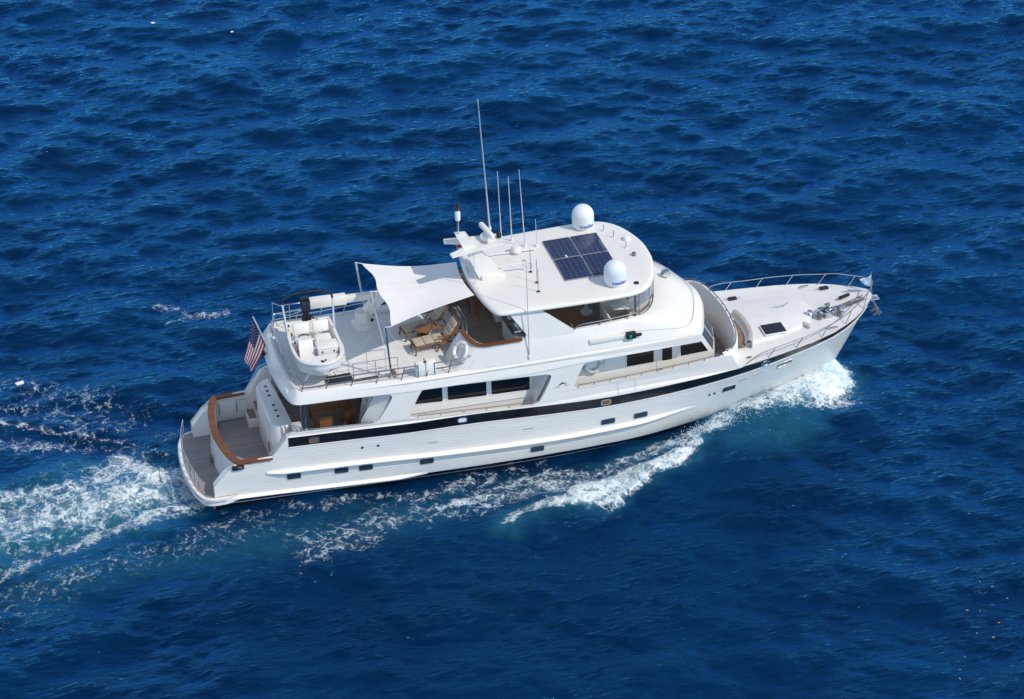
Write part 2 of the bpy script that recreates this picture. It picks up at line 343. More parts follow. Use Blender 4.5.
# keep the water under the boat's skin: flatten inside the hull footprint
inside = np.clip(.97 - np.abs(GY) / np.interp(GX, [.4, 1, 7, 13, 17, 20, 22, 24.3], [0, 1.9, 2.1, 2.3, 2.1, 1.2, .5, 0]).clip(.01, None), 0, .25) * 4 * ((GX > .5) & (GX < 24.3))
ZS = ZS * (1 - inside) + (-.15) * inside
VX = GX + AX; VY = GY + AY; VZ = ZS
# margin: the same periodic wave field on a coarser grid, then stretched flat sheet out to the horizon
near = np.cumsum(np.linspace(.15, 1.1, 120)); ext = np.concatenate([near, near[-1] + np.geomspace(1.5, 9000, 40)])
def stretch(c): return np.concatenate([c[0] - ext[::-1], c, c[-1] + ext])
sx_, sy_ = stretch(gx), stretch(gy); n1 = len(ext); NT = NG + 2 * n1
FX, FY = np.meshgrid(sx_, sy_, indexing='ij'); FF = np.zeros((NT, NT)); FA = np.zeros((NT, NT))
out_ = np.maximum(np.maximum(gx[0] - FX, FX - gx[-1]), np.maximum(gy[0] - FY, FY - gy[-1]))
FR = np.clip((out_ - 25) / 45, 0, 1); am_ = 1 - FR
ii = np.round((sx_ - X0) / DX).astype(int) % NG; jj = np.round((sy_ - Y0) / DX).astype(int) % NG; ix_ = np.ix_(ii, jj)
FZ = ZW[ix_] * am_; FX = FX + AX[ix_] * am_; FY = FY + AY[ix_] * am_
s_ = slice(n1, n1 + NG); FX[s_, s_] = VX; FY[s_, s_] = VY; FZ[s_, s_] = VZ; FF[s_, s_] = foam; FA[s_, s_] = aer
co = np.stack([FX, FY, FZ], -1).reshape(-1, 3).astype(np.float32)
du = np.gradient(np.stack([FX, FY, FZ], -1), axis=0); dv = np.gradient(np.stack([FX, FY, FZ], -1), axis=1)
nrm = np.cross(du, dv).reshape(-1, 3); nrm /= np.linalg.norm(nrm, axis=1, keepdims=True)
idx = np.arange(NT * NT, dtype=np.int32).reshape(NT, NT)
quads = np.stack([idx[:-1, :-1], idx[1:, :-1], idx[1:, 1:], idx[:-1, 1:]], -1).reshape(-1, 4)
fq = FF.reshape(-1)[quads].max(1)
def sea_obj(name, q, kind, label=None):
    used, inv = np.unique(q, return_inverse=True); inv = inv.reshape(-1).astype(np.int32)
    me = bpy.data.meshes.new(name); me.vertices.add(len(used)); me.vertices.foreach_set('co', co[used].ravel())
    nq = len(q); me.loops.add(nq * 4); me.loops.foreach_set('vertex_index', inv)
    me.polygons.add(nq); me.polygons.foreach_set('loop_start', np.arange(0, nq * 4, 4, dtype=np.int32))
    me.update(calc_edges=True); me.polygons.foreach_set('use_smooth', np.ones(nq, bool))
    for an, arr in (('foam', FF), ('aer', FA), ('far', FR)):
        at = me.attributes.new(an, 'FLOAT', 'POINT'); at.data.foreach_set('value', arr.reshape(-1)[used].astype(np.float32))
    me.normals_split_custom_set_from_vertices(nrm[used].astype(np.float32))
    me.materials.append(SEAM); o = bpy.data.objects.new(name, me); col.objects.link(o); tag(o, kind=kind, label=label); return o
SEAM = bpy.data.materials.new('sea_water'); SEAM.use_nodes = True; t = SEAM.node_tree; N = t.nodes; Lk = t.links.new
b = N['Principled BSDF']
def nd(tp, **kw):
    n = N.new(tp)
    for k, v in kw.items():
        if k in ('operation', 'data_type', 'feature', 'distance', 'noise_dimensions', 'interpolation_type', 'use_clamp', 'noise_type'): setattr(n, k, v)
    return n
def math_(op, a, b_=None, c=None):
    n = nd('ShaderNodeMath', operation=op)
    for i, v in enumerate((a, b_, c)):
        if v is None: continue
        if isinstance(v, (int, float)): n.inputs[i].default_value = v
        else: Lk(v, n.inputs[i])
    return n.outputs[0]
def sstep(v, lo, hi, a=0., b_=1.):
    n = nd('ShaderNodeMapRange', interpolation_type='SMOOTHSTEP'); Lk(v, n.inputs[0])
    for i, x in ((1, lo), (2, hi), (3, a), (4, b_)):
        if isinstance(x, (int, float)): n.inputs[i].default_value = x
        else: Lk(x, n.inputs[i])
    return n.outputs[0]
def noise(scale, detail=4, rough=.55, vec=None, dist=0.):
    n = nd('ShaderNodeTexNoise'); n.inputs['Scale'].default_value = scale; n.inputs['Detail'].default_value = detail
    n.inputs['Roughness'].default_value = rough; n.inputs['Distortion'].default_value = dist; Lk(vec, n.inputs['Vector']); return n
tc = nd('ShaderNodeTexCoord'); V = tc.outputs['Object']
af = nd('ShaderNodeAttribute'); af.attribute_name = 'foam'; aa = nd('ShaderNodeAttribute'); aa.attribute_name = 'aer'
# pattern: warped cell network (lace) + fine noise
wn = noise(1.3, 3, .6, V); wv = nd('ShaderNodeVectorMath', operation='MULTIPLY_ADD'); Lk(wn.outputs['Color'], wv.inputs[0]); wv.inputs[1].default_value = (.9, .9, 0); Lk(V, wv.inputs[2])
wn2 = noise(5, 3, .6, V); wv2 = nd('ShaderNodeVectorMath', operation='MULTIPLY_ADD'); Lk(wn2.outputs['Color'], wv2.inputs[0]); wv2.inputs[1].default_value = (.30, .30, 0); Lk(wv.outputs[0], wv2.inputs[2])
def lace(scale, wd):
    v = N.new('ShaderNodeTexVoronoi'); v.feature = 'DISTANCE_TO_EDGE'; v.inputs['Scale'].default_value = scale; Lk(wv2.outputs[0], v.inputs['Vector'])
    return sstep(v.outputs['Distance'], 0., wd, 1., 0.)
l1 = lace(2.0, .26); l2 = lace(4.8, .30)
nz = noise(2.4, 8, .66, wv2.outputs[0], .6).outputs['Fac']; nf = noise(9, 6, .7, V).outputs['Fac']; nl = noise(.55, 3, .5, V).outputs['Fac']
pat = math_('ADD', math_('MULTIPLY', l1, .22), math_('MULTIPLY', l2, .20))
pat = math_('ADD', pat, math_('MULTIPLY', sstep(nz, .25, .75), .38))
pat = math_('ADD', pat, math_('MULTIPLY', sstep(nf, .3, .7), .20))
pat = math_('ADD', pat, math_('MULTIPLY', math_('SUBTRACT', nl, .5), .35))
thr = math_('SUBTRACT', 1.0, af.outputs['Fac'])
fm = math_('POWER', sstep(math_('SUBTRACT', pat, thr), -.10, .46), 1.15)
fm = math_('MULTIPLY', fm, sstep(af.outputs['Fac'], .03, .3))
veil = math_('MULTIPLY', sstep(af.outputs['Fac'], .42, 1.0), sstep(nz, .2, .75, .18, .62))
fm = math_('MAXIMUM', fm, veil, ); fm = math_('MINIMUM', fm, 1.0)
# body colour
cn = noise(.16, 3, .5, V).outputs['Fac']
cm = nd('ShaderNodeMix', data_type='RGBA'); Lk(sstep(cn, .35, .65), cm.inputs[0]); cm.inputs[6].default_value = (.0003, .0092, .036, 1); cm.inputs[7].default_value = (.0003, .0155, .055, 1)
ca = nd('ShaderNodeMix', data_type='RGBA'); Lk(math_('MULTIPLY', aa.outputs['Fac'], sstep(nz, .15, .75, .35, 1.0)), ca.inputs[0]); Lk(cm.outputs[2], ca.inputs[6]); ca.inputs[7].default_value = (.035, .20, .255, 1)
fcol = nd('ShaderNodeMix', data_type='RGBA'); nb = noise(1.1, 7, .68, wv2.outputs[0], .8).outputs['Fac']
Lk(sstep(math_('ADD', math_('MULTIPLY', nf, .5), math_('MULTIPLY', nb, .5)), .38, .60), fcol.inputs[0]); fcol.inputs[6].default_value = (.42, .58, .64, 1); fcol.inputs[7].default_value = (.80, .82, .83, 1)
N.remove(b); out = N['Material Output']
dif = N.new('ShaderNodeBsdfDiffuse'); glo = N.new('ShaderNodeBsdfGlossy'); fdi = N.new('ShaderNodeBsdfDiffuse'); fre = N.new('ShaderNodeFresnel'); fre.inputs['IOR'].default_value = 1.36
Lk(ca.outputs[2], dif.inputs['Color']); Lk(fcol.outputs[2], fdi.inputs['Color'])
glo.inputs['Color'].default_value = (.11, .51, 1.0, 1); glo.inputs['Roughness'].default_value = .09
w1 = N.new('ShaderNodeMixShader'); Lk(math_('MINIMUM', math_('MULTIPLY', fre.outputs[0], 1.85), .9), w1.inputs[0]); Lk(dif.outputs[0], w1.inputs[1]); Lk(glo.outputs[0], w1.inputs[2])
w2 = N.new('ShaderNodeMixShader'); Lk(fm, w2.inputs[0]); Lk(w1.outputs[0], w2.inputs[1]); Lk(fdi.outputs[0], w2.inputs[2]); Lk(w2.outputs[0], out.inputs['Surface'])
# ripples
mp = nd('ShaderNodeMapping'); mp.inputs['Rotation'].default_value = (0, 0, R_(-6)); mp.inputs['Scale'].default_value = (.50, 1.35, 1); Lk(V, mp.inputs[0])
r1 = noise(4.0, 6, .64, mp.outputs[0], .4).outputs['Fac']; r2 = noise(.11, 2, .5, V).outputs['Fac']
h = math_('MULTIPLY', r1, sstep(r2, .3, .7, .85, 1.2))
h = math_('ADD', h, math_('MULTIPLY', fm, math_('ADD', .12, math_('MULTIPLY', nf, .35))))
ar = nd('ShaderNodeAttribute'); ar.attribute_name = 'far'
mp2 = nd('ShaderNodeMapping'); mp2.inputs['Rotation'].default_value = (0, 0, R_(-6)); mp2.inputs['Scale'].default_value = (.25, .6, 1); Lk(V, mp2.inputs[0])
h = math_('ADD', h, math_('MULTIPLY', ar.outputs['Fac'], math_('MULTIPLY', noise(1.0, 4, .55, mp2.outputs[0], .3).outputs['Fac'], 7.0)))
bp = nd('ShaderNodeBump'); bp.inputs['Strength'].default_value = 1.0; bp.inputs['Distance'].default_value = .062; Lk(h, bp.inputs['Height'])
for n_ in (dif, glo, fdi, fre): Lk(bp.outputs[0], n_.inputs['Normal'])
isf = fq > .06
sea_obj('sea', quads[~isf], 'structure')
sea_obj('wake_foam', quads[isf], 'stuff')
# ================================================================== yacht
Y = thing('motor_yacht', 'large white motor yacht under way with a black sheer stripe and solar panels on top', 'yacht')
SH = [(.70, 2.28, 1.18), (1.15, 2.31, 1.68), (1.55, 2.33, 2.00), (2.85, 2.36, 2.05), (3.42, 2.44, 2.81), (5.6, 2.58, 2.77), (7.8, 2.72, 2.71), (10, 2.80, 2.71), (13.3, 2.86, 2.53), (14.8, 2.88, 2.47), (16.7, 2.88, 2.50),
      (18.6, 2.87, 2.60), (20.1, 2.79, 2.68), (21, 2.61, 2.69), (22, 2.42, 2.745), (23, 2.2, 2.80), (24, 1.87, 2.87), (24.6, 1.58, 2.93), (25.1, 1.27, 2.98), (25.5, .94, 3.03), (25.8, .66, 3.09), (26.05, .36, 3.14), (26.22, .06, 3.18)]
WLP = [(.7, 2.08, .29), (3.8, 2.17, .20), (7.4, 2.29, .12), (11, 2.42, .07), (13.3, 2.47, .07), (16.4, 2.35, .07), (18.9, 1.76, .06), (21.1, .91, .04), (22.9, .30, .02), (24.2, .06, 0.), (24.5, .0, 0.)]
def ip(tab, x, k): return float(np.interp(x, [p[0] for p in tab], [p[k] for p in tab]))
def sm(tab, x, k, w=.5): return sum(ip(tab, x + d, k) for d in (-w, -w / 2, 0, w / 2, w)) / 5
def sheer(x):
    if 4.5 < x < 23: return sm(SH, x, 1, .7), sm(SH, x, 2, .7)
    return ip(SH, x, 1), ip(SH, x, 2)
def wl(x): return (sm(WLP, x, 1, .8) if 2 < x < 23.3 else ip(WLP, x, 1)), ip(WLP, x, 2)
def stemz(x): return max(0., (x - 24.45) / 1.73) ** 1.12 * 3.14 if x > 24.45 else 0.
def hull_y(x, z):
    ys, zs = sheer(x); yw, zb = wl(x)
    if x > 24.45: zb = stemz(x); yw = 0.
    if z <= zb and x > 24.45: return 0.
    if z <= zb: return max(0, yw - (zb - z) * .25)
    t = min(1.2, (z - zb) / max(.02, zs - zb)); p = np.interp(x, [0, 10, 16, 19, 22, 24, 26], [.5, .52, .54, .60, .70, .82, .95])
    return yw + (ys - yw) * t ** p
def on_hull(x, z, off=0., s=-1):
    e = .05; y = hull_y(x, z)
    n = Vector((-(hull_y(x + e, z) - hull_y(x - e, z)) / (2 * e), 1, -(hull_y(x, z + e) - hull_y(x, z - e)) / (2 * e))).normalized()
    p = Vector((x, y, z)) + n * off; return Vector((p.x, s * p.y, p.z)), Vector((n.x, s * n.y, n.z))
xs = sorted(set([.7, .9, 1.15, 1.35, 1.55, 2.2, 2.85, 3.0, 3.15, 3.3, 3.42] + list(np.arange(3.8, 24.4, .3)) + [24.45, 24.6, 24.8, 25, 25.2, 25.4, 25.6, 25.75, 25.9, 26.05, 26.15, 26.22]))
def zrow(x):
    ys, zs = sheer(x); yw, zb = wl(x); zb = stemz(x) if x > 24.45 else zb
    h = zs - zb; k = min(1, h / .9)
    kk = 0. if x > 24.45 else k
    low = [zb - 1.0 * (kk > 0), zb - .4 * (kk > 0), zb - .06 * kk, zb, zb + .05 * k, zb + .21 * k]
    return low + [zb + .21 * k + (h - .21 * k) * i / 14 for i in range(1, 15)]
hb = MB(); rows_s = []; uvv = []
for x in xs:
    rows_s.append([(x, -hull_y(x, z), z) for z in zrow(x)])
nr = len(rows_s[0])
def face_mat(j): return {0: 1, 1: 1, 2: 1, 3: 0, 4: 1}.get(j, 0)
for s in (1, -1):
    b0 = len(hb.v); vs = [(p[0], p[1] * s, p[2]) for r in rows_s for p in r]; fs = []; ms = []
    for i in range(len(xs) - 1):
        for j in range(nr - 1):
            a = i * nr + j; f = (a, a + nr, a + nr + 1, a + 1); fs.append(f if s == 1 else f[::-1]); ms.append(face_mat(j) if xs[i] < 24.2 else 0)
    hb.v += vs; hb.f += [tuple(k + b0 for k in f) for f in fs]; hb.m += ms
# flat stern face of the hull below the platform
lowr = [(.7, -hull_y(.7, z), z) for z in (-.7, -.1, .2, .5)]
hb.add(lowr + [(p[0], -p[1], p[2]) for p in lowr], [(j, j + 1, 5 + j, 4 + j) for j in range(3)])
hull = hb.build('hull', [HULLM, BLACK], Y, angle=40)
uvl = hull.data.uv_layers.new(name='UVMap')
for l in hull.data.loops:
    v = hull.data.vertices[l.vertex_index].co; ys, zs = sheer(v.x)
    uvl.data[l.index].uv = (v.x / 26, (v.z - zs) * .42 + 2)
# black stripe under the sheer, with a white half-round moulding beneath
st = MB(); ml = MB()
for s in (-1, 1):
    rows = []; c = []
    for x in [3.44] + list(np.arange(3.8, 25.9, .25)) + [26.0]:
        ys, zs = sheer(x); hgt = np.interp(x, [3, 18, 20.5, 22, 24, 26], [.40, .40, .36, .29, .22, .16])
        rows.append([on_hull(x, zs - hgt * q, .008, s)[0] for q in (0, .33, .66, 1)])
        c.append(on_hull(x, zs - hgt - .02, .012, s)[0])
    st.grid(rows); ml.tube(c, .022, 6)
st.build('sheer_stripe', BLACK, Y); ml.build('rubbing_strake', WHITE, Y)
# spray rails
for nm, tab, dep in (('spray_rail', [(2.6, 1.42), (6.66, 1.31), (10, 1.12), (13.3, 1.02), (15.7, 1.06), (17.1, 1.13), (18.5, 1.2)], .17), ('lower_spray_rail', [(.75, .60), (3, .50), (6, .38), (8.4, .30)], .12)):
    for s in (-1, 1):
        sp_ = MB(); rows = []
        X = np.linspace(tab[0][0], tab[-1][0], 60)
        for i, x in enumerate(X):
            z = sm(tab, x, 1, 1.2); k = dep * min(1, i / 3 + .25, (59 - i) / 8 + .02)
            a, n = on_hull(x, z + .06, -.004, s); e_, n = on_hull(x, z + .03, k * .75, s); b_, n = on_hull(x, z, k, s); c2, n = on_hull(x, z - .03, k * .92, s); d_, n = on_hull(x, z - .045, -.02, s)
            rows.append([a, e_, b_, c2, d_])
        sp_.grid(rows); sp_.build('spray_rail', WHITE, Y, angle=30)
# bulwark: inner skin and cap (aft to the forward bulkhead)
DK = lambda x: 1.02 if x < 3.3 else 2.0
for s in (-1, 1):
    bw = MB(); rows = []
    for x in [1.35, 1.55, 2.2, 2.85, 3.0, 3.15, 3.3, 3.42] + list(np.arange(3.8, 20.3, .4)):
        ys, zs = sheer(x); yi = ys - .13
        rows.append([(x, s * ys, zs - .002), (x, s * (ys - .03), zs + .02), (x, s * (ys - .1), zs + .02), (x, s * yi, zs), (x, s * min(yi, hull_y(x, 2.0) - .06), 1.0 if x < 3.3 else 1.98)])
    bw.grid(rows); bw.build('bulwark', WHITE, Y)
# ---- swim platform
pf = [(1.1, -2.36), (.70, -2.35), (.46, -2.28), (.28, -2.10), (.08, -1.5), (-.03, -.6), (-.06, .0)]
pf = crom(pf, 5); half = pf + [(x, -y) for x, y in pf[::-1][1:]]
outl = [(1.6, -2.2)] + half + [(1.6, 2.2)]; PZ = .70
pm = MB(); pm.prism(outl, lambda x, y: (x, y, .44), lambda x, y: (x, y, PZ))
o = pm.build('swim_platform', WHITE, Y)
inn = [(x * .92 + .11, y * .955) for x, y in half]; inn = [(1.5, inn[0][1])] + inn + [(1.5, -inn[0][1])]
MB().prism(inn, lambda x, y: (x, y, PZ - .01), lambda x, y: (x, y, PZ + .012)).build('teak_surface', TEAKX, o)
fn = MB(); fn.tube([(x - .012, y * 1.004, .62) for x, y in half], .035, 8); fn.build('fender_strip', STEEL, o)
def rail(name, top, posts, r=.017, mid=(), parent=None, m=None, label=None):
    parent = parent or Y; m = m or STEEL
    k = MB(); k.tube(top, r, 8)
    for q in mid: k.tube(q, r * .75, 6)
    o = k.build(name, m, parent, angle=60, label=label)
    for a, b_ in posts: MB().tube([a, b_], r * .85, 6).build('stanchion', m, o, angle=60)
    return o
def seg_rail(P0, P1, z0, z1, n, name, mid=1, r=.015):
    a, b_ = np.array(P0, float), np.array(P1, float); posts = []
    for i in range(n):
        p = a + (b_ - a) * i / (n - 1); posts.append(((p[0], p[1], z0), (p[0], p[1], z1)))
    zz = [z0 + (z1 - z0) * (q + 1) / (mid + 1) for q in range(mid)]
    return rail(name, [(a[0], a[1], z1), (b_[0], b_[1], z1)], posts, r, [[(a[0], a[1], z), (b_[0], b_[1], z)] for z in zz])
# platform rail hoops
q = lambda y: (np.interp(abs(y), [0, .6, 1.5, 2.1, 2.3], [.05, .08, .19, .40, .6]))
for ya, yb in ((2.1, 1.2), (1.1, .2), (.1, -.75), (-.85, -1.65)):
    a, b_ = (q(ya), ya), (q(yb), yb)
    rail('platform_rail', [(a[0], a[1], PZ), (a[0], a[1], 1.40), (b_[0], b_[1], 1.40), (b_[0], b_[1], PZ)], [(((a[0] + b_[0]) / 2, (ya + yb) / 2, PZ), ((a[0] + b_[0]) / 2, (ya + yb) / 2, 1.40))], .019, [[(a[0], a[1], 1.06), (b_[0], b_[1], 1.06)]])
# ---- transom, quarter wings, cockpit
capx = [(1.55, -2.33), (1.37, -1.86), (1.24, -1.2), (1.15, -.45), (1.13, .0)]
capc = crom(capx, 6); capc = capc + [(x, -y) for x, y in capc[::-1][1:]]
tr = MB(); tr.grid([[(x - .05 * (z < .72), math.copysign(min(abs(y), hull_y(x, z) - .05), y), z) for x, y in capc] for z in (.60, 1.2, 1.98)])
tr.grid([[(x + .16, y * .95, z) for x, y in capc] for z in (1.0, 1.98)], flip=True)
tr.build('transom', WHITE, Y)
for s in (-1, 1):  # solid quarter wing down to the platform
    wg = MB(); pr = [(.72, .62), (.72, 1.14), (1.1, 1.6), (1.62, 1.98), (1.62, .62)]
    rows = []
    wg.prism(pr, lambda x, z: (x, s * (hull_y(x, z) - .03), z), lambda x, z: (x, s * (hull_y(x, z) - .34), z)); wg.build('quarter_wing', WHITE, Y)
    fl_ = MB(); fl_.box((1.60, s * 2.33, 1.86), (.44, .12, .19), .05); fl_.build('stern_fairlead', RUBBER, Y)
    lc = MB(); lc.box((1.66, s * 2.40, 1.86), (.16, .03, .11), .02); lc.build('fairlead_roller', STEEL, Y)
MB().box((1.03, .12, .85), (.03, .34, .22), .01).build('transom_locker', PORTG, Y)
cp = MB()   # varnished cap: around the stern and along both sides
rows = []
path = [(2.85, -2.29), (2.2, -2.27), (1.75, -2.25)] + [(x + .09, y * .965) for x, y in capc] + [(1.75, 2.25), (2.2, 2.27), (2.75, 2.29)]
for i, (x, y) in enumerate(path):
    a = np.array(path[max(0, i - 1)]); c = np.array(path[min(len(path) - 1, i + 1)]); d = (c - a) / np.linalg.norm(c - a); n = np.array((d[1], -d[0]))
    L, Rr = np.array((x, y)) - n * .135, np.array((x, y)) + n * .135
    rows.append([(*L, 1.985), (*L, 2.035), (*(L + n * .02), 2.05), (*(Rr - n * .02), 2.05), (*Rr, 2.035), (*Rr, 1.985)])
cp.grid(rows); cp.build('cap_rail', VTEAK, Y)
MB().prism([(1.32, 0), (1.45, 1.2), (1.75, 2.1), (3.4, 2.2), (3.4, -2.2), (1.75, -2.1), (1.45, -1.2)], lambda x, y: (x, y, .99), lambda x, y: (x, y, 1.02)).build('cockpit_sole', TEAKX, Y)
for s in (-1,):
    dr = MB(); dr.box((2.1, -s * 2.195, 1.48), (.62, .02, .72), .008); dr.build('side_gate', CREAM, Y)
    for k in (1.78, 2.42): MB().box((k, 2.18, 1.55), (.02, .02, .5), .005).build('gate_hinge', DSTEEL, Y)
MB().box((1.6, 2.12, 1.72), (.12, .1, .16), .03).build('shore_power_socket', RUBBER, Y)
for k in range(3): MB().box((2.55 + .09 * k, 2.185, 1.78), (.04, .02, .03), .004).build('gate_latch', DSTEEL, Y)
# steps from the cockpit to the aft deck on the port side
for i, (x, z) in enumerate(((2.82, 1.36), (3.10, 1.68))):
    a = MB(); a.box((x + .22, 1.78, z / 2 + .48), (.70 - .2 * i, .80, z - .96), .03); o = a.build('step', WHITE, Y)
    MB().box((x + .06, 1.78, z + .008), (.26, .66, .016), .004).build('tread', TEAK, o)
MB().box((3.42, 0, 1.5), (.06, 4.4, 1.0)).build('aft_bulkhead', WHITE, Y)
# aft locker with rounded corners, bar top above the cockpit
lk = MB(); pts = [(3.02, -1.30), (3.05, -1.52), (3.22, -1.70), (3.46, -1.74), (3.72, -1.66), (3.78, -1.45), (3.62, 1.40), (3.50, 1.58), (3.30, 1.50), (3.10, 1.28), (3.00, .9)]
pts = crom(pts, 3, True)
lk.grid([[(x, y, z) for x, y in pts] for z in (1.0, 2.80)] + [[(x + (3.4 - x) * .05, y * .985, 2.87) for x, y in pts]] + [[(x + (3.4 - x) * .16, y * .96, 2.89) for x, y in pts]], closed_u=True)
lk.add([(x + (3.4 - x) * .16, y * .96, 2.89) for x, y in pts], [tuple(range(len(pts)))])
lko = lk.build('aft_locker', WHITE, Y, angle=50)
for i, y in enumerate((1.05, .72, .40, -.28, -.66, -1.05)):
    MB().lathe([(0, 2.897), (.055, 2.897), (.06, 2.889), (.06, 2.88)], (3.36 + .02 * (i > 2) * 1, y, 0), 14).build('cup_recess', RUBBER, lko)
for y, z in ((.55, 1.72), (-.82, 1.55)): MB().box((2.995 + .02, y, z), (.03, .16, .34), .012).build('locker_vent', RUBBER, lko)
for y in (.16, -.2): MB().box((3.005, y, 1.75), (.02, .012, 1.2), .003).build('locker_seam', GREYIN, lko)
MB().box((2.60, -1.95, 1.05), (.14, .16, .06), .02).build('deck_drain', DSTEEL, Y)
# coaming pieces beside the locker with sloped steel rails
for s in (-1, 1):
    sl = [(2.80, s * 2.22, 1.98), (3.40, s * 2.36, 2.84), (3.7, s * 2.38, 2.93)]
    rail('coaming_rail', [(p[0] - .03, p[1] * 1.0, p[2] + .10) for p in sl] + [(6.5, s * 2.62, 2.95)], [((x, s * y, z), (x, s * y, z + .1)) for x, y, z in ((4.3, 2.45, 2.85), (5.2, 2.53, 2.85), (6.1, 2.58, 2.85))], .016)
    wc = MB(); wc.prism([(2.86, 1.0), (2.86, 1.98), (3.42, 2.82), (3.9, 2.86), (3.9, 1.0)], lambda x, z: (x, s * (ip(SH, x, 1) - .13), z), lambda x, z: (x, s * (ip(SH, x, 1) - .30), z)); wc.build('quarter_coaming', WHITE, Y)
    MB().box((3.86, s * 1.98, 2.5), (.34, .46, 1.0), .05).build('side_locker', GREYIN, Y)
# ---- main deck and houses
MB().prism([(3.4, -2.3), (7, -2.46), (13, -2.6), (17, -2.55), (18.6, -2.35), (19.6, -2.1), (20.4, -1.6), (20.4, 1.6), (19.6, 2.1), (18.6, 2.35), (17, 2.55), (13, 2.6), (7, 2.46), (3.4, 2.3)], lambda x, y: (x, y, 1.96), lambda x, y: (x, y, 2.0)).build('main_deck', TEAK, Y)
hs = MB(); hs.prism([(7.0, -2.15), (13.9, -2.15), (13.9, 2.15), (7.0, 2.15)], lambda x, y: (x, y, 2.0), lambda x, y: (x, y, 4.2)); house = hs.build('deckhouse', CREAM, Y)
def side_plate(poly, y0, th, s=-1): return MB().prism(poly, lambda x, z: (x, s * y0, z), lambda x, z: (x, s * (y0 + th), z))
def rnd(poly, r, n=4):
    """round the corners of a 2D polygon"""
    out = []; N_ = len(poly)
    for i in range(N_):
        p = np.array(poly[i], float); a = np.array(poly[i - 1], float) - p; b_ = np.array(poly[(i + 1) % N_], float) - p
        ra = min(r, np.linalg.norm(a) * .45); rb = min(r, np.linalg.norm(b_) * .45)
        A_ = p + a / np.linalg.norm(a) * ra; B_ = p + b_ / np.linalg.norm(b_) * rb
        for k in range(n + 1):
            t = k / n; out.append(tuple(A_ * (1 - t) ** 2 + 2 * p * t * (1 - t) + B_ * t * t))
    return out
def window(poly, y0, s, parent, r=.06):
    f = side_plate(rnd([(x + .0, z) for x, z in poly], r), y0, .012, s).build('window', GLASS, parent)
    c = np.mean(poly, axis=0); out = [(c[0] + (x - c[0]) * 1.0 + np.sign(x - c[0]) * .035, z + np.sign(z - c[1]) * .035) for x, z in poly]
    fr_ = MB().prism(rnd(out, r), lambda x, z: (x, s * (y0 - .002), z), lambda x, z: (x, s * (y0 + .02), z), holes=[rnd(poly, r)]); fr_.build('window_frame', WHITE, f)
    return f
WB = [[(8.10, 3.12), (9.14, 3.04), (9.14, 3.68), (8.46, 3.74)], [(9.33, 3.05), (10.76, 2.97), (10.76, 3.58), (9.33, 3.66)], [(10.94, 2.97), (12.36, 2.91), (12.36, 3.50), (10.94, 3.58)]]
for s in (-1, 1):
    for wp in WB: window(wp, 2.152, s, house)
    rr_ = MB(); rr_.tube([(8.0, s * 2.165, 2.72), (12.3, s * 2.165, 2.62)], .014, 6); rr_.build('hand_rail', STEEL, house)
# aft glass doors of the saloon
for y in (-1.3, -.45, .45, 1.3): MB().box((6.985, y, 3.0), (.02, .78, 1.8), .008).build('saloon_door', GLASS, house)
# pilothouse
def ph_plan(dx, z): return [(13.9, -2.15, z), (16, -2.15, z), (19.14 + dx, -2.15, z), (19.42 + dx, -1.40, z), (19.64 + dx, -.5, z), (19.64 + dx, .5, z), (19.42 + dx, 1.40, z), (19.14 + dx, 2.15, z), (16, 2.15, z), (13.9, 2.15, z)]
ph = MB(); ph.grid([ph_plan(.2, 2.0), ph_plan(.14, 3.16), ph_plan(-.42, 4.15)]); pho = ph.build('pilothouse', CREAM, Y, angle=25)
PWN = [[(15.99, 3.17), (17.01, 3.17), (17.01, 3.86), (15.99, 3.86)], [(18.02, 3.22), (19.08, 3.25), (18.70, 3.88), (18.02, 3.84)]]
for s in (-1, 1):
    for wp in PWN: window(wp, 2.152, s, pho, .04)
    d = side_plate(rnd([(17.12, 2.05), (17.92, 2.05), (17.92, 3.95), (17.12, 3.95)], .05), 2.151, .014, s).build('pilothouse_door', WHITE, pho)
    side_plate(rnd([(17.33, 3.16), (17.70, 3.16), (17.70, 3.84), (17.33, 3.84)], .04), 2.166, .008, s).build('door_window', GLASS, d)
    MB().tube([(17.22, s * 2.17, 2.85), (17.22, s * 2.22, 2.85), (17.34, s * 2.22, 2.85)], .014, 6).build('door_handle', DSTEEL, d)
lo_, hi_ = ph_plan(.14, 3.16), ph_plan(-.42, 4.15)
for i in range(2, 7):   # raked front panes
    a, b_, c, d = [Vector(p) for p in (lo_[i], lo_[i + 1], hi_[i + 1], hi_[i])]
    n = (b_ - a).cross(d - a).normalized(); n = n if n.x > 0 else -n
    f = lambda u, v: (a * (1 - u) + b_ * u) * (1 - v) + (d * (1 - u) + c * u) * v
    MB().add([f(.07, .06) + n * .012, f(.93, .06) + n * .012, f(.93, .93) + n * .012, f(.07, .93) + n * .012, f(.05, .04) - n * .01, f(.95, .04) - n * .01, f(.95, .95) - n * .01, f(.05, .95) - n * .01],
             [(0, 1, 2, 3), (0, 4, 5, 1), (1, 5, 6, 2), (2, 6, 7, 3), (3, 7, 4, 0)]).build('windscreen_pane', PORTG, pho)
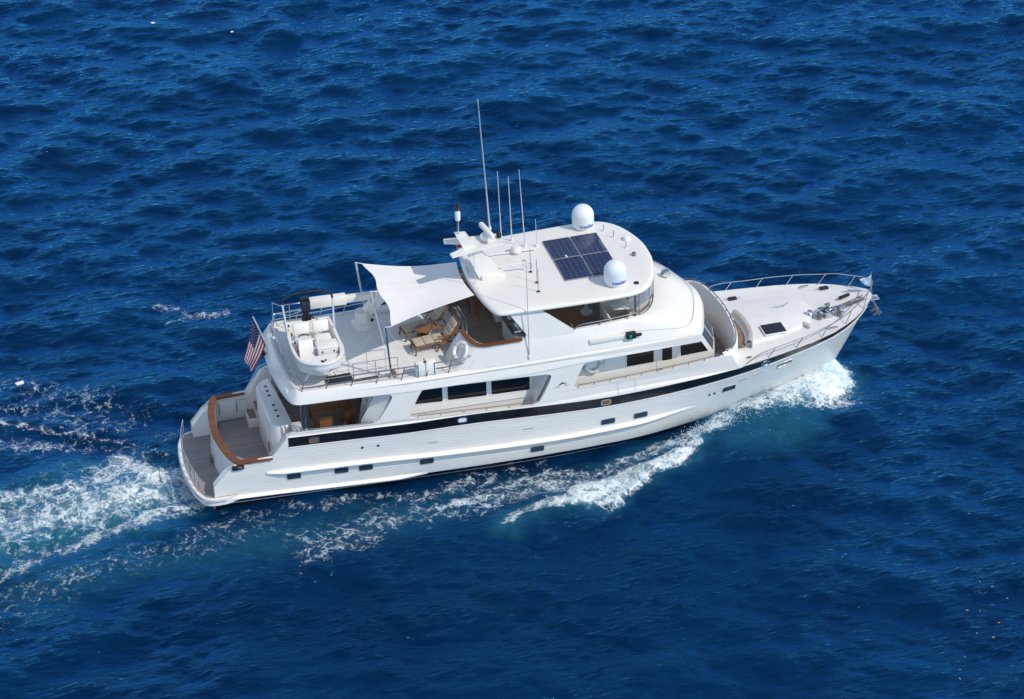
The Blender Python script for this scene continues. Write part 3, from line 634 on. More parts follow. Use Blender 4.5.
# ---- outer side skins with their openings
def side_y(x): return float(np.interp(x, [3.4, 5.6, 7.8, 10, 13.3, 18.6, 20.1], [2.40, 2.60, 2.74, 2.81, 2.87, 2.875, 2.79]))
zsr = lambda x: sheer(x)[1] + .004
bot = [(x, zsr(x)) for x in np.arange(3.45, 19.9, .45)]
outer = bot + [(20.1, zsr(20.1)), (19.98, 2.86), (19.76, 3.28), (19.4, 3.33), (19.0, 3.27), (17.5, 3.17), (16, 3.10), (14.6, 3.06), (13.95, 3.05)]
outer += crom([(13.84, 3.07), (13.82, 3.16), (13.98, 3.62), (14.14, 3.93), (14.26, 4.07), (14.46, 4.13)], 4)
outer += [(15.5, 4.12), (17, 4.12), (18.55, 4.14), (18.55, 4.40)] + [(x, 4.40) for x in np.arange(18, 3.9, -.5)] + [(3.85, 4.40), (3.75, 4.17), (5.5, 4.12)]
outer += crom([(6.85, 4.06), (7.12, 4.02), (7.20, 3.92), (7.14, 3.76), (6.80, 3.20), (6.66, 3.02), (6.5, 2.93), (6.3, 2.90)], 4) + [(5, 2.93), (3.9, 2.93), (3.6, 2.90)]
hB = crom([(8.05, 2.87), (7.84, 2.93), (7.80, 3.05), (7.96, 3.42), (8.16, 3.84), (8.30, 4.02), (8.52, 4.06)], 4) + [(10, 4.0), (11.5, 3.93)] + crom([(12.78, 3.87), (12.93, 3.82), (12.97, 3.70), (12.80, 3.30), (12.60, 2.92), (12.48, 2.74), (12.28, 2.66)], 4) + [(11, 2.72), (9.5, 2.80)]
for s in (-1, 1):
    k = MB(); k.prism(outer, lambda x, z: (x, s * side_y(x), z), lambda x, z: (x, s * (side_y(x) - .11), z), holes=[hB]); k.build('side_wing', WHITE, Y, angle=30)
    # returns that close the side decks between the openings
    for x0, x1, xi in ((6.55, 7.18, -.42), (12.42, 12.98, -.40)):
        rt = MB(); e = [(x0, 2.0), (x0 + .02, 2.8), (x0 + (x1 - x0) * .5, 3.3), (x1 - .06, 3.8), (x1, 4.15)]
        rt.grid([[((x + xi * t) if x0 < 8 else x + (12.42 - x) * t, s * (side_y(x) - .1 + (2.12 - side_y(x) + .1) * t), z) for x, z in e] for t in (0, .5, 1)]); rt.build('wing_return', WHITE, Y)
    # deck rails on the bulwark edge
    def brail(x0, x1, zf, n, nm='bulwark_rail'):
        X = np.linspace(x0, x1, 14); pts = [(x, s * (side_y(x) - .055), zf(x) + .115) for x in X]
        rail(nm, [(x0, s * (side_y(x0) - .055), zf(x0))] + pts, [((x, s * (side_y(x) - .055), zf(x) - .01), (x, s * (side_y(x) - .055), zf(x) + .115)) for x in np.linspace(x0, x1, n)[1:]], .016, m=DSTEEL)
    brail(8.1, 12.25, lambda x: float(np.interp(x, [8.05, 12.3], [2.86, 2.66])), 6)
    brail(13.98, 19.3, lambda x: float(np.interp(x, [13.95, 14.6, 16, 17.5, 19, 19.4], [3.05, 3.06, 3.10, 3.17, 3.27, 3.33])), 10)
    for x in (15.45, 16.1): MB().box((x, s * (side_y(x) + .003), 2.78), (.012, .008, .52), .002).build('gate_seam', GREYIN, Y)
    # aft posts
    for x in (3.98, 4.12): MB().tube([(x, s * 2.38, 2.85), (x, s * 2.42, 4.15)], .03, 10).build('deck_post', STEEL, Y)
    # round lifebuoy holder recess ring on the pilothouse wall
# ---- upper deck shell (fascia) and boat deck
P0h = [(3.36, 0), (3.37, -.5), (3.40, -1.1), (3.46, -1.7), (3.55, -2.2), (3.66, -2.5), (3.86, -2.63), (4.3, -2.66), (5.6, -2.67), (7.8, -2.76), (10, -2.83), (13, -2.89), (15, -2.89), (17, -2.88), (17.9, -2.85), (18.48, -2.72), (18.84, -2.27), (19.13, -1.53), (19.36, -.8), (19.46, -.35), (19.48, 0)]
P0 = crom(P0h, 5); nP = len(P0)
def inset(P, d):
    out = []
    for i, (x, y) in enumerate(P):
        a = np.array(P[max(0, i - 1)]); c = np.array(P[min(len(P) - 1, i + 1)]); t_ = (c - a) / np.linalg.norm(c - a); n = np.array((-t_[1], t_[0]))
        dd = d(x, y) if callable(d) else d; q_ = np.array((x, y)) + n * dd
        if i in (0, len(P) - 1): q_ = np.array((x + (dd if i == 0 else -dd), 0.))
        out.append((q_[0], min(0, q_[1])))
    return out
zbot = lambda x: float(np.interp(x, [3.3, 5, 8, 12, 14, 18, 19.7], [4.20, 4.13, 4.02, 3.97, 4.07, 4.10, 4.12]))
ztop = lambda x: float(np.interp(x, [3.3, 5, 8, 14, 19.7], [4.66, 4.60, 4.50, 4.50, 4.42]))
in1 = lambda x, y: float(np.interp(x, [3.3, 3.7, 4.2, 18, 19.7], [.30, .24, .12, .10, .08]))
Q1 = inset(P0, in1); Q2 = inset(P0, lambda x, y: in1(x, y) + .03); Q3 = inset(P0, lambda x, y: in1(x, y) + .11); Qm = inset(P0, lambda x, y: in1(x, y) * .12 - .005)
full = lambda P: list(P) + [(x, -y) for x, y in P[::-1][1:-1]]
def ring(P, z): return [(x, y, z(p0[0]) if callable(z) else z) for (x, y), p0 in zip(full(P), full(P0))]
fa = MB(); fa.grid([ring(inset(P0, .10), lambda x: zbot(x) - .0), ring(P0, lambda x: zbot(x) + .03), ring(Qm, lambda x: zbot(x) + .10), ring(Q1, lambda x: ztop(x) - .02), ring(Q2, ztop), ring(Q3, ztop), ring(Q3, lambda x: ztop(x) - .12)], closed_u=True)
b0 = len(fa.v); und = ring(inset(P0, .10), lambda x: zbot(x)); fa.add(und, [tuple(range(len(und)))])
fa.build('upper_deck_shell', WHITE, Y, angle=24)
dkp = [(x, y) for x, y in full(inset(P0, lambda x, y: in1(x, y) + .10)) if x < 12.5]
dkh = [(x, y) for x, y in inset(P0, lambda x, y: in1(x, y) + .10) if x < 10.4]
bdp = dkh + [(10.4, dkh[-1][1])] + [(10.4, -dkh[-1][1])] + [(x, -y) for x, y in dkh[::-1][:-1]]
MB().prism(bdp, lambda x, y: (x, y, 4.42), lambda x, y: (x, y, 4.50)).build('boat_deck', DECKW, Y)
# ---- flybridge coaming and the long brow ahead of it
C3h = [(10.62, -2.62), (11.5, -2.64), (13, -2.62), (14.5, -2.56), (16, -2.46), (16.6, -2.28), (17.05, -1.85), (17.35, -1.25), (17.5, -.6), (17.55, 0)]
C3 = crom(C3h, 6); m3 = len(C3)
i0 = min(range(nP), key=lambda i: abs(P0[i][0] - 9.9) + (0 if P0[i][1] < -2 else 9))
L1 = Q1[i0:]
def resamp(P, n):
    P = np.array(P); d = np.r_[0, np.cumsum(np.linalg.norm(np.diff(P, axis=0), axis=1))]; t_ = np.linspace(0, d[-1], n); return [tuple(np.interp(t_, d, P[:, k]) for k in (0, 1))] if False else list(zip(np.interp(t_, d, P[:, 0]), np.interp(t_, d, P[:, 1])))
nS = 60
# match by walking: sides by x, front by arc length
def split(P, xs_):
    a = [p for p in P if p[0] <= xs_ and p[1] < -1.5]; b_ = [p for p in P if p not in a]; return resamp(a, 30) + resamp([a[-1]] + b_, 31)[1:]
La = split(L1, 17.6); Lb = split(C3, 15.6)
zt3 = 5.34
def fullr(P): return list(P) + [(x, -y, z) for x, y, z in P[::-1][1:]]
rows = []
for q_, (hz, hx) in enumerate([(0, 0), (.28, .06), (.52, .18), (.72, .36), (.86, .60), (.95, .83), (1, 1)]):
    r_ = []
    for i, ((xa, ya), (xb, yb)) in enumerate(zip(La, Lb)):
        fr_ = max(0., min(1., (i - 24) / 14)); fr_ = fr_ * fr_ * (3 - 2 * fr_)
        hxx = hx * fr_ + (hz ** 1.1 * 1.0) * (1 - fr_); hzz = hz
        if fr_ > 0: hzz = hz * (1 - fr_) + fr_ * (1 - (1 - hx) ** 1.55)
        za = ztop(xa); r_.append((xa + (xb - xa) * hxx, ya + (yb - ya) * hxx, za + (zt3 - za) * hzz))
    rows.append(fullr(r_))
br_ = MB(); br_.grid(rows)
inr = [(x - (.10 if abs(y) < 1.9 else .05) * (x > 16), y * .955, zt3 + .012) for x, y in Lb]; inb = [(x, y, 4.5) for x, y, z in inr]
br_.grid([rows[-1], fullr(inr), fullr(inb)])
br_.build('flybridge_brow', WHITE, Y, angle=45)
FLYD = [(x, y * .97) for x, y in Lb if x < 17.4]
flp = [(10.38, -2.5)] + FLYD + [(x, -y) for x, y in FLYD[::-1]] + [(10.38, 2.5)]
MB().prism(flp, lambda x, y: (x, y, 4.50), lambda x, y: (x, y, 4.56)).build('flybridge_sole', TEAK, Y)
k = [p for p in rows[2]]; MB().tube([(x + .03 * (x > 15), y, z + .02) for x, y, z in k[25:-25]], .012, 5).build('brow_seam', GREYIN, Y)
# raked aft face of the coaming (carries the life ring) and its teak cap
for s in (-1, 1):
    topc = crom([(10.10, -1.42, 5.40), (10.14, -1.75, 5.39), (10.22, -2.15, 5.38), (10.36, -2.48, 5.37), (10.62, -2.63, 5.355), (11.2, -2.65, 5.35), (12.0, -2.66, 5.35)], 5)
    botc = crom([(9.50, -1.42, 4.5), (9.42, -1.75, 4.5), (9.36, -2.10, 4.5), (9.45, -2.42, 4.5), (9.75, -2.66, 4.5), (10.6, -2.74, 4.5), (12.0, -2.78, 4.5)], 5)
    topc = [(x, y * -s, z) for x, y, z in topc]; botc = [(x, y * -s, z) for x, y, z in botc]
    k = MB(); k.grid([[tuple(np.array(a) + (np.array(b_) - np.array(a)) * q_ + np.array((-.05 * math.sin(math.pi * q_), 0, 0))) for a, b_ in zip(topc, botc)] for q_ in np.linspace(0, 1, 6)])
    inn_ = [(x + .10, y * .955, z) for x, y, z in topc]; k.grid([topc, inn_, [(x + .1, y, 4.5) for x, y, z in inn_]])
    n5 = len(topc); k.add([topc[0], inn_[0], (inn_[0][0] + .1, inn_[0][1], 4.5), botc[0]], [(0, 1, 2, 3)]); k.build('coaming_end', WHITE, Y, angle=50)
    tc_ = MB(); rw = []
    for i, (x, y, z) in enumerate(topc):
        a = np.array(topc[max(0, i - 1)]); c = np.array(topc[min(n5 - 1, i + 1)]); d = (c - a)[:2]; d = d / np.linalg.norm(d); n = np.array((d[1], -d[0])) * .085
        rw.append([(x - n[0], y - n[1], z - .01), (x - n[0], y - n[1], z + .035), (x + n[0], y + n[1], z + .035), (x + n[0], y + n[1], z - .01)])
    tc_.grid(rw); tc_.build('teak_cap', VTEAK, Y)
    # hardtop side pillar panel
    pp = [(11.55, 6.47), (12.62, 6.47), (13.95, 5.34), (13.9, 5.28), (12.1, 5.28), (12.14, 5.38), (12.18, 5.5)]
    MB().prism(pp, lambda x, z: (x, s * (2.64 - (z - 5.3) * .10), z), lambda x, z: (x, s * (2.56 - (z - 5.3) * .10), z)).build('hardtop_pillar', WHITE, Y)
    MB().box((16.28, s * 2.36, 5.9), (.07, .07, 1.12), .015).build('forward_post', DSTEEL, Y)
    rail('opening_rail', crom([(13.95, s * 2.58, 5.36), (14.15, s * 2.58, 5.50), (15, s * 2.54, 5.50), (16, s * 2.44, 5.50), (16.6, s * 2.25, 5.50), (17.0, s * 1.84, 5.50)], 4), [((x, s * y, 5.33), (x, s * y, 5.50)) for x, y in ((14.9, 2.54), (15.95, 2.45))], .022, m=DSTEEL)
    # clear curtain at the forward corner of the flybridge, dark binding around it
    cur = crom([(16.42, -2.34), (16.75, -2.16), (17.05, -1.80), (17.28, -1.3)], 4); cur = [(x, y * -s) for x, y in cur]
    for lvl in (5.36, 6.44): MB().tube([(x, y, lvl) for x, y in cur], .022, 6).build('curtain_binding', DSTEEL, Y)
    for x, y in (cur[0], cur[6], cur[-1]): MB().tube([(x, y, 5.36), (x, y, 6.46)], .016, 6).build('curtain_post', DSTEEL, Y)
    MB().grid([[(x, y, z) for x, y in cur] for z in (5.75, 6.42)]).build('clear_curtain', mat('curtain_vinyl', (.42, .43, .47), .25, trans=.55, noise=.1), Y, fix=False)
# front windscreen of the flybridge under the hardtop
ws = crom([(17.28, -1.3), (17.44, -.65), (17.5, 0), (17.44, .65), (17.28, 1.3)], 4)
MB().grid([[(x, y, z) for x, y in ws] for z in (5.36, 5.92)]).build('flybridge_windscreen', GLASS, Y, fix=False)
# ---- hardtop
H0 = [(10.74, 0), (10.78, -.8), (10.88, -1.6), (11.0, -2.2), (11.12, -2.50), (11.35, -2.63), (12, -2.66), (14, -2.76), (15.6, -2.78), (16.35, -2.68), (16.82, -2.35), (17.15, -1.8), (17.38, -1.1), (17.49, -.5), (17.51, 0)]
Hc = crom(H0, 5); Hf = list(Hc) + [(x, -y) for x, y in Hc[::-1][1:-1]]
def hr(k, z, d=0.):
    out = []
    for x, y in Hf:
        cx = 14.1; q_ = Vector((x - cx, y)); L_ = q_.length; q2 = q_ * (1 - d / L_) if d else q_ * k
        cam_ = .07 * (1 - (q2.y / 2.7) ** 2); out.append((cx + q2.x, q2.y, z + (cam_ if z > 6.5 else 0)))
    return out
ht = MB(); ht.grid([hr(1, 6.40, .12), hr(1, 6.42, .02), hr(1, 6.47, 0), hr(1, 6.51, .02), hr(1, 6.545, .07), hr(1, 6.56, .16), hr(1, 6.565, .45), hr(.62, 6.57), hr(.3, 6.572), hr(.02, 6.573)], closed_u=True)
hu = hr(1, 6.40, .12); ht.add(hu, [tuple(range(len(hu)))]); ht.build('hardtop', WHITE, Y, angle=50)
def roof_z(y): return 6.568 + .07 * (1 - (y / 2.7) ** 2)
# solar panels
for ix in (0, 1):
    for iy in (0, 1):
        x = 14.0 + 1.045 * ix + .50; y = .15 + (1 - 2 * iy) * .76; z = roof_z(y) + .035; tl = Matrix.Rotation(R_(-1.3 * (1 - 2 * iy)), 4, 'X')
        p = MB().box((0, 0, 0), (1.0, 1.46, .035), .006).build('solar_panel', CELLB, Y); p.matrix_local = Matrix.Translation((x, y, z)) @ tl
        c = MB().box((0, 0, .019), (.972, 1.44, .004)).build('cell_face', SOLAR, p); c.location = (0, 0, 0)
MB().box((14.5, .24, roof_z(.2) + .07), (.07, .14, .05), .02).build('junction_box', WHITE, Y)
# satellite domes with blue lettering
def dome(x, y, zr):
    r = .405; pr = [(.0, 0), (r * .74, 0), (r * .80, .04), (r * .97, .13), (r, .22), (r, .54)] + [(r * math.cos(a), .54 + r * .98 * math.sin(a)) for a in np.linspace(.12, math.pi / 2 - .02, 10)] + [(.001, .54 + r * .98)]
    d = MB().lathe(pr, (x, y, zr), 40).build('satellite_dome', DOME, Y, angle=60)
    MB().lathe([(.2, -.03), (.22, .0), (.22, .03)], (x, y, zr), 20).build('dome_base', WHITE, d)
    fc = bpy.data.curves.new('dome_lettering', 'FONT'); fc.body = 'Intellian'; fc.size = .185; fc.shear = .22; fc.extrude = .004; fc.offset = .003; fc.align_x = 'CENTER'
    tmp = bpy.data.objects.new('tmp', fc); col.objects.link(tmp); bpy.context.view_layer.update()
    me = bpy.data.meshes.new_from_object(tmp.evaluated_get(bpy.context.evaluated_depsgraph_get())); bpy.data.objects.remove(tmp)
    ctr = R_(-83)
    for v in me.vertices:
        a = ctr + v.co.x / r; zz = .175 + v.co.y; rr = (np.interp(zz, [.13, .22], [r * .97, r])) + .003 + v.co.z
        v.co = (x + rr * math.cos(a), y + rr * math.sin(a), zr + zz)
    me.materials.clear(); me.materials.append(BLUEINK); me.name = 'dome_lettering'
    o = bpy.data.objects.new('dome_lettering', me); col.objects.link(o); o.parent = d
dome(15.74, 2.30, roof_z(2.2) - .02); dome(15.66, -1.98, roof_z(-1.95) - .02)
# small roof fittings
for x, y, hgt in ((16.35, 1.75, .26), (16.55, 1.15, .30), (16.75, .25, .26)):
    MB().tube([(x, y, roof_z(y) - .02), (x, y, roof_z(y) + hgt)], .014, 6).build('stub_antenna', DSTEEL, Y)
    MB().lathe([(.0, .05), (.05, .05), (.06, 0)], (x, y, roof_z(y) - .01), 12).build('antenna_base', WHITE, Y)
MB().lathe([(.0, .16), (.10, .14), (.14, .06), (.14, 0)], (16.95, .85, roof_z(.8)), 18).build('mushroom_vent', WHITE, Y)
MB().lathe([(.0, .14), (.07, .12), (.08, 0)], (16.86, -.35, roof_z(.3)), 14).build('camera_pod', DSTEEL, Y)
MB().tube([(15.9, .75, roof_z(.7) + .0), (15.9, .75, roof_z(.7) + .22), (15.9, .1, roof_z(.1) + .22), (15.9, .1, roof_z(0))], .012, 6).build('grab_rail', STEEL, Y)
MB().lathe([(.0, .03), (.09, .03), (.10, 0)], (16.38, -2.18, roof_z(2.2) - .005), 14).build('roof_light', NAVYC, Y)
# tall antennas
def whip(b, t_, r0=.022, nm='whip_antenna', m=None):
    o = MB().tube([b, tuple(np.array(b) + (np.array(t_) - np.array(b)) * .12), t_], [r0 * 1.3, r0, r0 * .55], 8).build(nm, m or WHITE, Y)
    MB().lathe([(.05, -.03), (.06, .02), (.04, .12), (.0, .13)], b, 12).build('antenna_mount', WHITE, o); return o
WSTEEL = mat('pale_steel', (.66, .67, .68), .3, metal=.5)
whip((11.83, .72, 8.05), (11.57, .72, 13.28), .030, m=WSTEEL)
whip((12.66, 2.36, 6.6), (12.60, 2.36, 9.42), .022, m=WSTEEL); whip((13.0, 2.15, 6.6), (12.94, 2.15, 9.25), .022, m=WSTEEL)
whip((13.33, 1.55, 6.62), (13.19, 1.55, 9.80), .022, m=WSTEEL); whip((13.74, 1.42, 6.62), (13.71, 1.42, 7.75), .014, m=WSTEEL)
whip((12.22, -2.76, 4.62), (12.22, -2.72, 8.52), .020, m=WSTEEL)
for k, (x, y) in enumerate(((13.0, -.35), (13.02, -1.12), (12.9, -1.72))):
    MB().tube([(x, y, roof_z(y) - .02), (x, y, roof_z(y) + .95)], .011, 6).build('rod_antenna', DSTEEL, Y)
    MB().box((x, y, roof_z(y) + .02), (.12, .07, .05), .01).build('antenna_foot', RUBBER, Y)
MB().tube([(12.9, .3, roof_z(.3)), (12.9, .3, roof_z(.3) + .18), (13.1, -.1, roof_z(0) + .18), (13.1, -.1, roof_z(0))], .014, 6).build('horn_bracket', DSTEEL, Y)
# ---- mast: raked fin on a low box, swallow-tail wing, radar on top
MB().box((11.62, -.05, 6.70), (.85, .70, .22), .05).build('mast_box', WHITE, Y)
mf = MB(); mf.prism([(11.15, 6.6), (11.95, 6.75), (11.25, 7.7), (10.80, 8.38), (10.40, 8.42), (10.76, 7.65)], lambda x, z: (x, -.27, z), lambda x, z: (x, .27, z)); mast = mf.build('mast', WHITE, Y, angle=20)
wingp = [(12.10, -.10), (12.0, -.36), (11.3, -.44), (10.10, -.64), (10.06, -.40), (10.75, -.14), (10.75, .14), (10.06, .44), (10.10, .68), (11.3, .46), (12.0, .36), (12.10, .10)]
MB().prism(wingp, lambda x, y: (x, y, 7.92 + .03 * (x - 11)), lambda x, y: (x, y, 8.0 + .03 * (x - 11))).build('mast_wing', WHITE, mast)
MB().lathe([(.20, 0), (.21, .16), (.12, .24), (.0, .25)], (11.52, .1, 8.03), 20).build('radar_pedestal', WHITE, mast)
MB().box((11.56, .1, 8.36), (.20, 1.15, .20), .08, Matrix.Rotation(R_(8), 4, 'Z')).build('radar_bar', WHITE, mast)
MB().tube([(10.52, .1, 8.38), (10.52, .1, 9.0)], .035, 8).build('light_pole', STEEL, mast)
MB().lathe([(.0, .0), (.09, .0), (.10, .1), (.10, .3), (.06, .36), (.0, .36)], (10.52, .1, 8.98), 16).build('anchor_light', DOME, mast)
MB().lathe([(.0, .0), (.05, .02), (.10, .10), (.05, .18), (.08, .26), (.0, .32)], (10.52, .1, 9.34), 14).build('light_cap', RUBBER, mast)
MB().lathe([(.0, -.1), (.09, -.09), (.11, 0), (.09, .09), (.0, .1)], (10.62, .40, 7.78), 14, axis=(-1, 0, .2)).build('red_light', RED, mast)
MB().lathe([(.0, .0), (.09, .0), (.09, .16), (.05, .22), (.0, .24)], (11.98, .05, 8.06), 14).build('hailer', RUBBER, mast)
for k in (.15, .5): MB().tube([(10.6, k * 2, 7.6), (10.9, k * 2.4, 6.6)], .02, 6).build('mast_stay', STEEL, mast)
MB().tube([(10.9, -.5, 7.9), (10.92, -.5, 6.62)], .012, 6).build('mast_cable', WSTEEL, mast)
MB().tube([(12.0, -.15, 6.98), (13.1, -.35, 7.06)], .028, 8).build('cable_boom', WHITE, Y)
MB().tube([(11.9, 1.2, 6.70), (13.6, 1.1, 6.72)], .03, 8).build('roof_bar', WHITE, Y)
MB().lathe([(.0, .2), (.14, .18), (.2, .08), (.2, -.02), (.0, -.02)], (12.88, 1.15, roof_z(1.1) + .12), 20).build('small_radome', WHITE, Y)
MB().lathe([(.06, 0), (.06, .12)], (12.88, 1.15, roof_z(1.1) - .02), 10).build('radome_stem', WHITE, Y)
# ---- brow fittings: searchlight, side-light housing
MB().lathe([(.15, 0), (.12, .05), (.08, .1), (.08, .16), (.0, .16)], (18.25, .25, 4.93), 16).build('searchlight_base', STEEL, Y)
MB().lathe([(.0, -.2), (.1, -.19), (.15, -.1), (.16, .1), (.14, .12), (.0, .10)], (18.27, .25, 5.33), 18, axis=(1, 0, .1)).build('searchlight', STEEL, Y)
MB().tube([(18.25, .25, 5.05), (18.25, .25, 5.2)], .03, 8).build('searchlight_neck', STEEL, Y)
for s in (-1, 1):
    b_ = MB().box((15.15, s * 2.745, 4.83), (1.42, .10, .20), .035, Matrix.Rotation(R_(-1.5), 4, 'Y')).build('light_board', WHITE, Y)
    h_ = MB(); h_.box((15.97, s * 2.80, 4.86), (.36, .18, .25), .03); h_.box((16.22, s * 2.80, 4.83), (.30, .08, .12), .03); h_.build('side_light', RUBBER, Y)
    MB().box((15.93, s * 2.895, 4.86), (.09, .02, .12), .008).build('lens', GREEN if s == -1 else RED, h_ and Y)
    # emblem: small grey mountain mark with a line on each side
    e = MB(); yy = lambda x: s * (side_y(x) + .004)
    for poly in ([(13.15, 3.31), (13.30, 3.46), (13.36, 3.53), (13.42, 3.50), (13.34, 3.40), (13.27, 3.34)], [(13.36, 3.53), (13.44, 3.49), (13.58, 3.36), (13.52, 3.34), (13.44, 3.42), (13.38, 3.40)], [(12.98, 3.22), (13.28, 3.22), (13.28, 3.235), (12.98, 3.235)], [(13.46, 3.25), (13.6, 3.23), (13.76, 3.30), (13.6, 3.25), (13.46, 3.265)]):
        poly = [(13.36 + (x - 13.36) * .8, 3.30 + (z - 3.30) * .6) for x, z in poly]
        e.prism(poly, lambda x, z: (x, yy(x), z), lambda x, z: (x, yy(x) + s * .003, z))
    e.build('builder_emblem', GREYINK, Y)
# ---- portuguese bridge
pbh = [(19.45, -2.70), (19.74, -2.62), (19.98, -2.45), (20.2, -1.95), (20.34, -1.3), (20.42, -.6), (20.44, 0)]
pbc = crom(pbh, 6); pbc = pbc + [(x, -y) for x, y in pbc[::-1][1:] if y < 2.3]
pbz = lambda y: float(np.interp(abs(y), [0, 2.0, 2.5, 2.8, 2.9], [3.56, 3.52, 3.44, 3.36, 3.33]))
def off(P, d): 
    out = []
    for i, (x, y) in enumerate(P):
        a = np.array(P[max(0, i - 1)]); c = np.array(P[min(len(P) - 1, i + 1)]); t_ = (c - a) / np.linalg.norm(c - a); out.append((x + t_[1] * d, y - t_[0] * d))
    return out
po, pi_ = off(pbc, .07), off(pbc, -.07)
k = MB(); k.grid([[(x, y, 2.55) for x, y in off(pbc, .07)], [(x, y, pbz(y) - .04) for x, y in po], [(x, y, pbz(y)) for x, y in off(pbc, .04)], [(x, y, pbz(y)) for x, y in off(pbc, -.04)], [(x, y, pbz(y) - .04) for x, y in pi_], [(x, math.copysign(min(abs(y), hull_y(x, 2.0) - .12), y), 2.0) for x, y in pi_]])
k.build('portuguese_bridge', CREAM, Y, angle=40)
rail('bridge_rail', [(x, y, pbz(y) + .09) for x, y in pbc[2:-2]], [((x, y, pbz(y) - .01), (x, y, pbz(y) + .09)) for x, y in pbc[4:-3:5]], .02, m=DSTEEL)
# ---- foredeck
wallx = lambda yy: float(np.interp(abs(yy), [0, .6, 1.3, 1.95, 2.45, 2.7, 2.9], [20.44, 20.42, 20.34, 20.2, 19.98, 19.76, 19.72]))
rows = []
for u in np.linspace(0, 1, 34):
    r_ = []
    for t_ in (-1, -.985, -.955, -.93, -.8, -.6, -.3, 0, .3, .6, .8, .93, .955, .985, 1):
        xw = wallx(t_ * 2.75); x = xw + (26.14 - xw) * (1 - (1 - u) ** 1.5); ys, zs = sheer(x)
        r_.append((x, ys * t_, zs + .025 - .025 * (abs(t_) < .94) * min(1, ys / .8) + .07 * (1 - t_ * t_) * min(1, ys / 2)))
    rows.append(r_)
MB().grid(rows).build('foredeck', DECKW, Y, angle=30)
fz = lambda x, y=0: sheer(x)[1] - .0 + .07 * (1 - (y / sheer(x)[0]) ** 2)
tk = MB(); tp = [(20.6, -1.55), (22.6, -1.25), (23.5, -.75), (23.75, 0), (23.5, .75), (22.6, 1.25), (20.6, 1.55)]
tp = crom(tp, 4)
tk.grid([[(x, y, fz(x, y) - .02) for x, y in tp], [(22 + (x - 22) * .985, y * .97, fz(x, y) + .10) for x, y in tp], [(22 + (x - 22) * .96, y * .93, fz(x, y) + .125) for x, y in tp]], closed_u=True)
tk.add([(22 + (x - 22) * .96, y * .93, fz(x, y) + .125) for x, y in tp], [tuple(range(len(tp)))]); tk.build('trunk_top', DECKW, Y, angle=40)
h_ = MB().box((21.98, -1.0, fz(22) + .15), (.80, .66, .07), .025).build('deck_hatch', NAVYC, Y); MB().box((21.98, -1.0, fz(22) + .13), (.88, .74, .05), .02).build('hatch_frame', WHITE, h_)
for x, y in ((21.35, 1.82), (24.72, 1.12)):
    d = MB().box((x, y, fz(x, y) + .035), (.34, .22, .06), .03).build('skylight', NAVYC, Y)
    for sx in (-1, 1): MB().tube([(x + sx * .17, y, fz(x, y) + .03), (x + sx * .34, y + .02, fz(x, y) + .03)], .014, 6).build('cleat_horn', STEEL, d)
k = MB(); x, y = 22.75, .33; z = fz(x, y) + .12; k.tube([(x - .25, y, z + .14), (x - .12, y, z + .08), (x + .12, y, z + .08), (x + .25, y, z + .14)], .018, 6); k.tube([(x - .1, y, z), (x - .1, y, z + .08)], .016, 6); k.tube([(x + .1, y, z), (x + .1, y, z + .08)], .016, 6); k.build('deck_cleat', STEEL, Y)
MB().box((21.1, .55, fz(21) + .14), (.26, .06, .02), .008).build('deck_plate', DSTEEL, Y)
MB().lathe([(0, .26), (.03, .24), (.10, 0)], (20.72, .62, fz(21)), 16).build('dorade_vent', CREAM, Y)
# curved settee in front of the bridge
sb = [(20.66, -1.65), (20.86, -1.2), (20.95, -.6), (20.93, .1), (20.84, .5)]; sb = crom(sb, 5)
k = MB(); inner = off(sb, -.02); outer_ = off(sb, .26)
k.grid([[(x, y, fz(x)) for x, y in outer_], [(x, y, fz(x) + .30) for x, y in off(sb, .24)], [(x, y, fz(x) + .33) for x, y in off(sb, .20)], [(x, y, fz(x) + .33) for x, y in off(sb, .10)], [(x, y, fz(x) + .29) for x, y in off(sb, .06)], [(x, y, fz(x) + .04) for x, y in off(sb, .04)]]); k.build('settee_back', mat('weathered_canvas', (.45, .42, .39), .9, noise=.25, nscale=14, bump=.4, bscale=50), Y)
k = MB(); sc_ = off(sb, .02); k.grid([[(x, y, fz(x) + .06) for x, y in sb[:17]], [(x - .05, y, fz(x) + .10) for x, y in sb[:17]], [(x - .28, y, fz(x) + .10) for x, y in sb[:17]], [(x - .3, y, fz(x) + .0) for x, y in sb[:17]]]); k.build('settee_seat', mat('tan_cushion', (.22, .15, .10), .85, noise=.2), Y)
# windlass gear
wl_ = MB(); wl_.lathe([(.0, .3), (.09, .28), (.07, .2), (.13, .14), (.16, .0)], (23.55, -.55, fz(23.5, .5) + .0), 16); wl_.build('capstan', STEEL, Y)
for k_, (x, y, a) in enumerate(((23.95, -.55, 0), (24.2, -.75, 1), (24.28, -.4, .6))):
    g = MB(); z = fz(x, y); g.lathe([(.0, -.14), (.11, -.13), (.07, -.06), (.07, .06), (.11, .13), (.0, .14)], (x, y, z + .14), 14, axis=(.2, 1, 0)); g.box((x, y, z + .05), (.3, .3, .1), .03); g.lathe([(.0, .22), (.05, .2), (.06, .1)], (x + .1, y + .1, z + .06), 10); g.build('windlass', STEEL, Y)
for j, y0 in enumerate((-.42, -.72)):
    ch = MB()
    for i in range(22):
        x = 24.4 + i * .065; yy = y0 + (i / 22) * (.30 if j == 0 else .42); z = fz(x, yy) + .045
        ch.lathe([(.026, -.012), (.036, 0), (.026, .012)], (x, yy, z), 8, axis=(0, 1, .3) if i % 2 else (0, .3, 1))
    ch.build('anchor_chain', DSTEEL, Y)
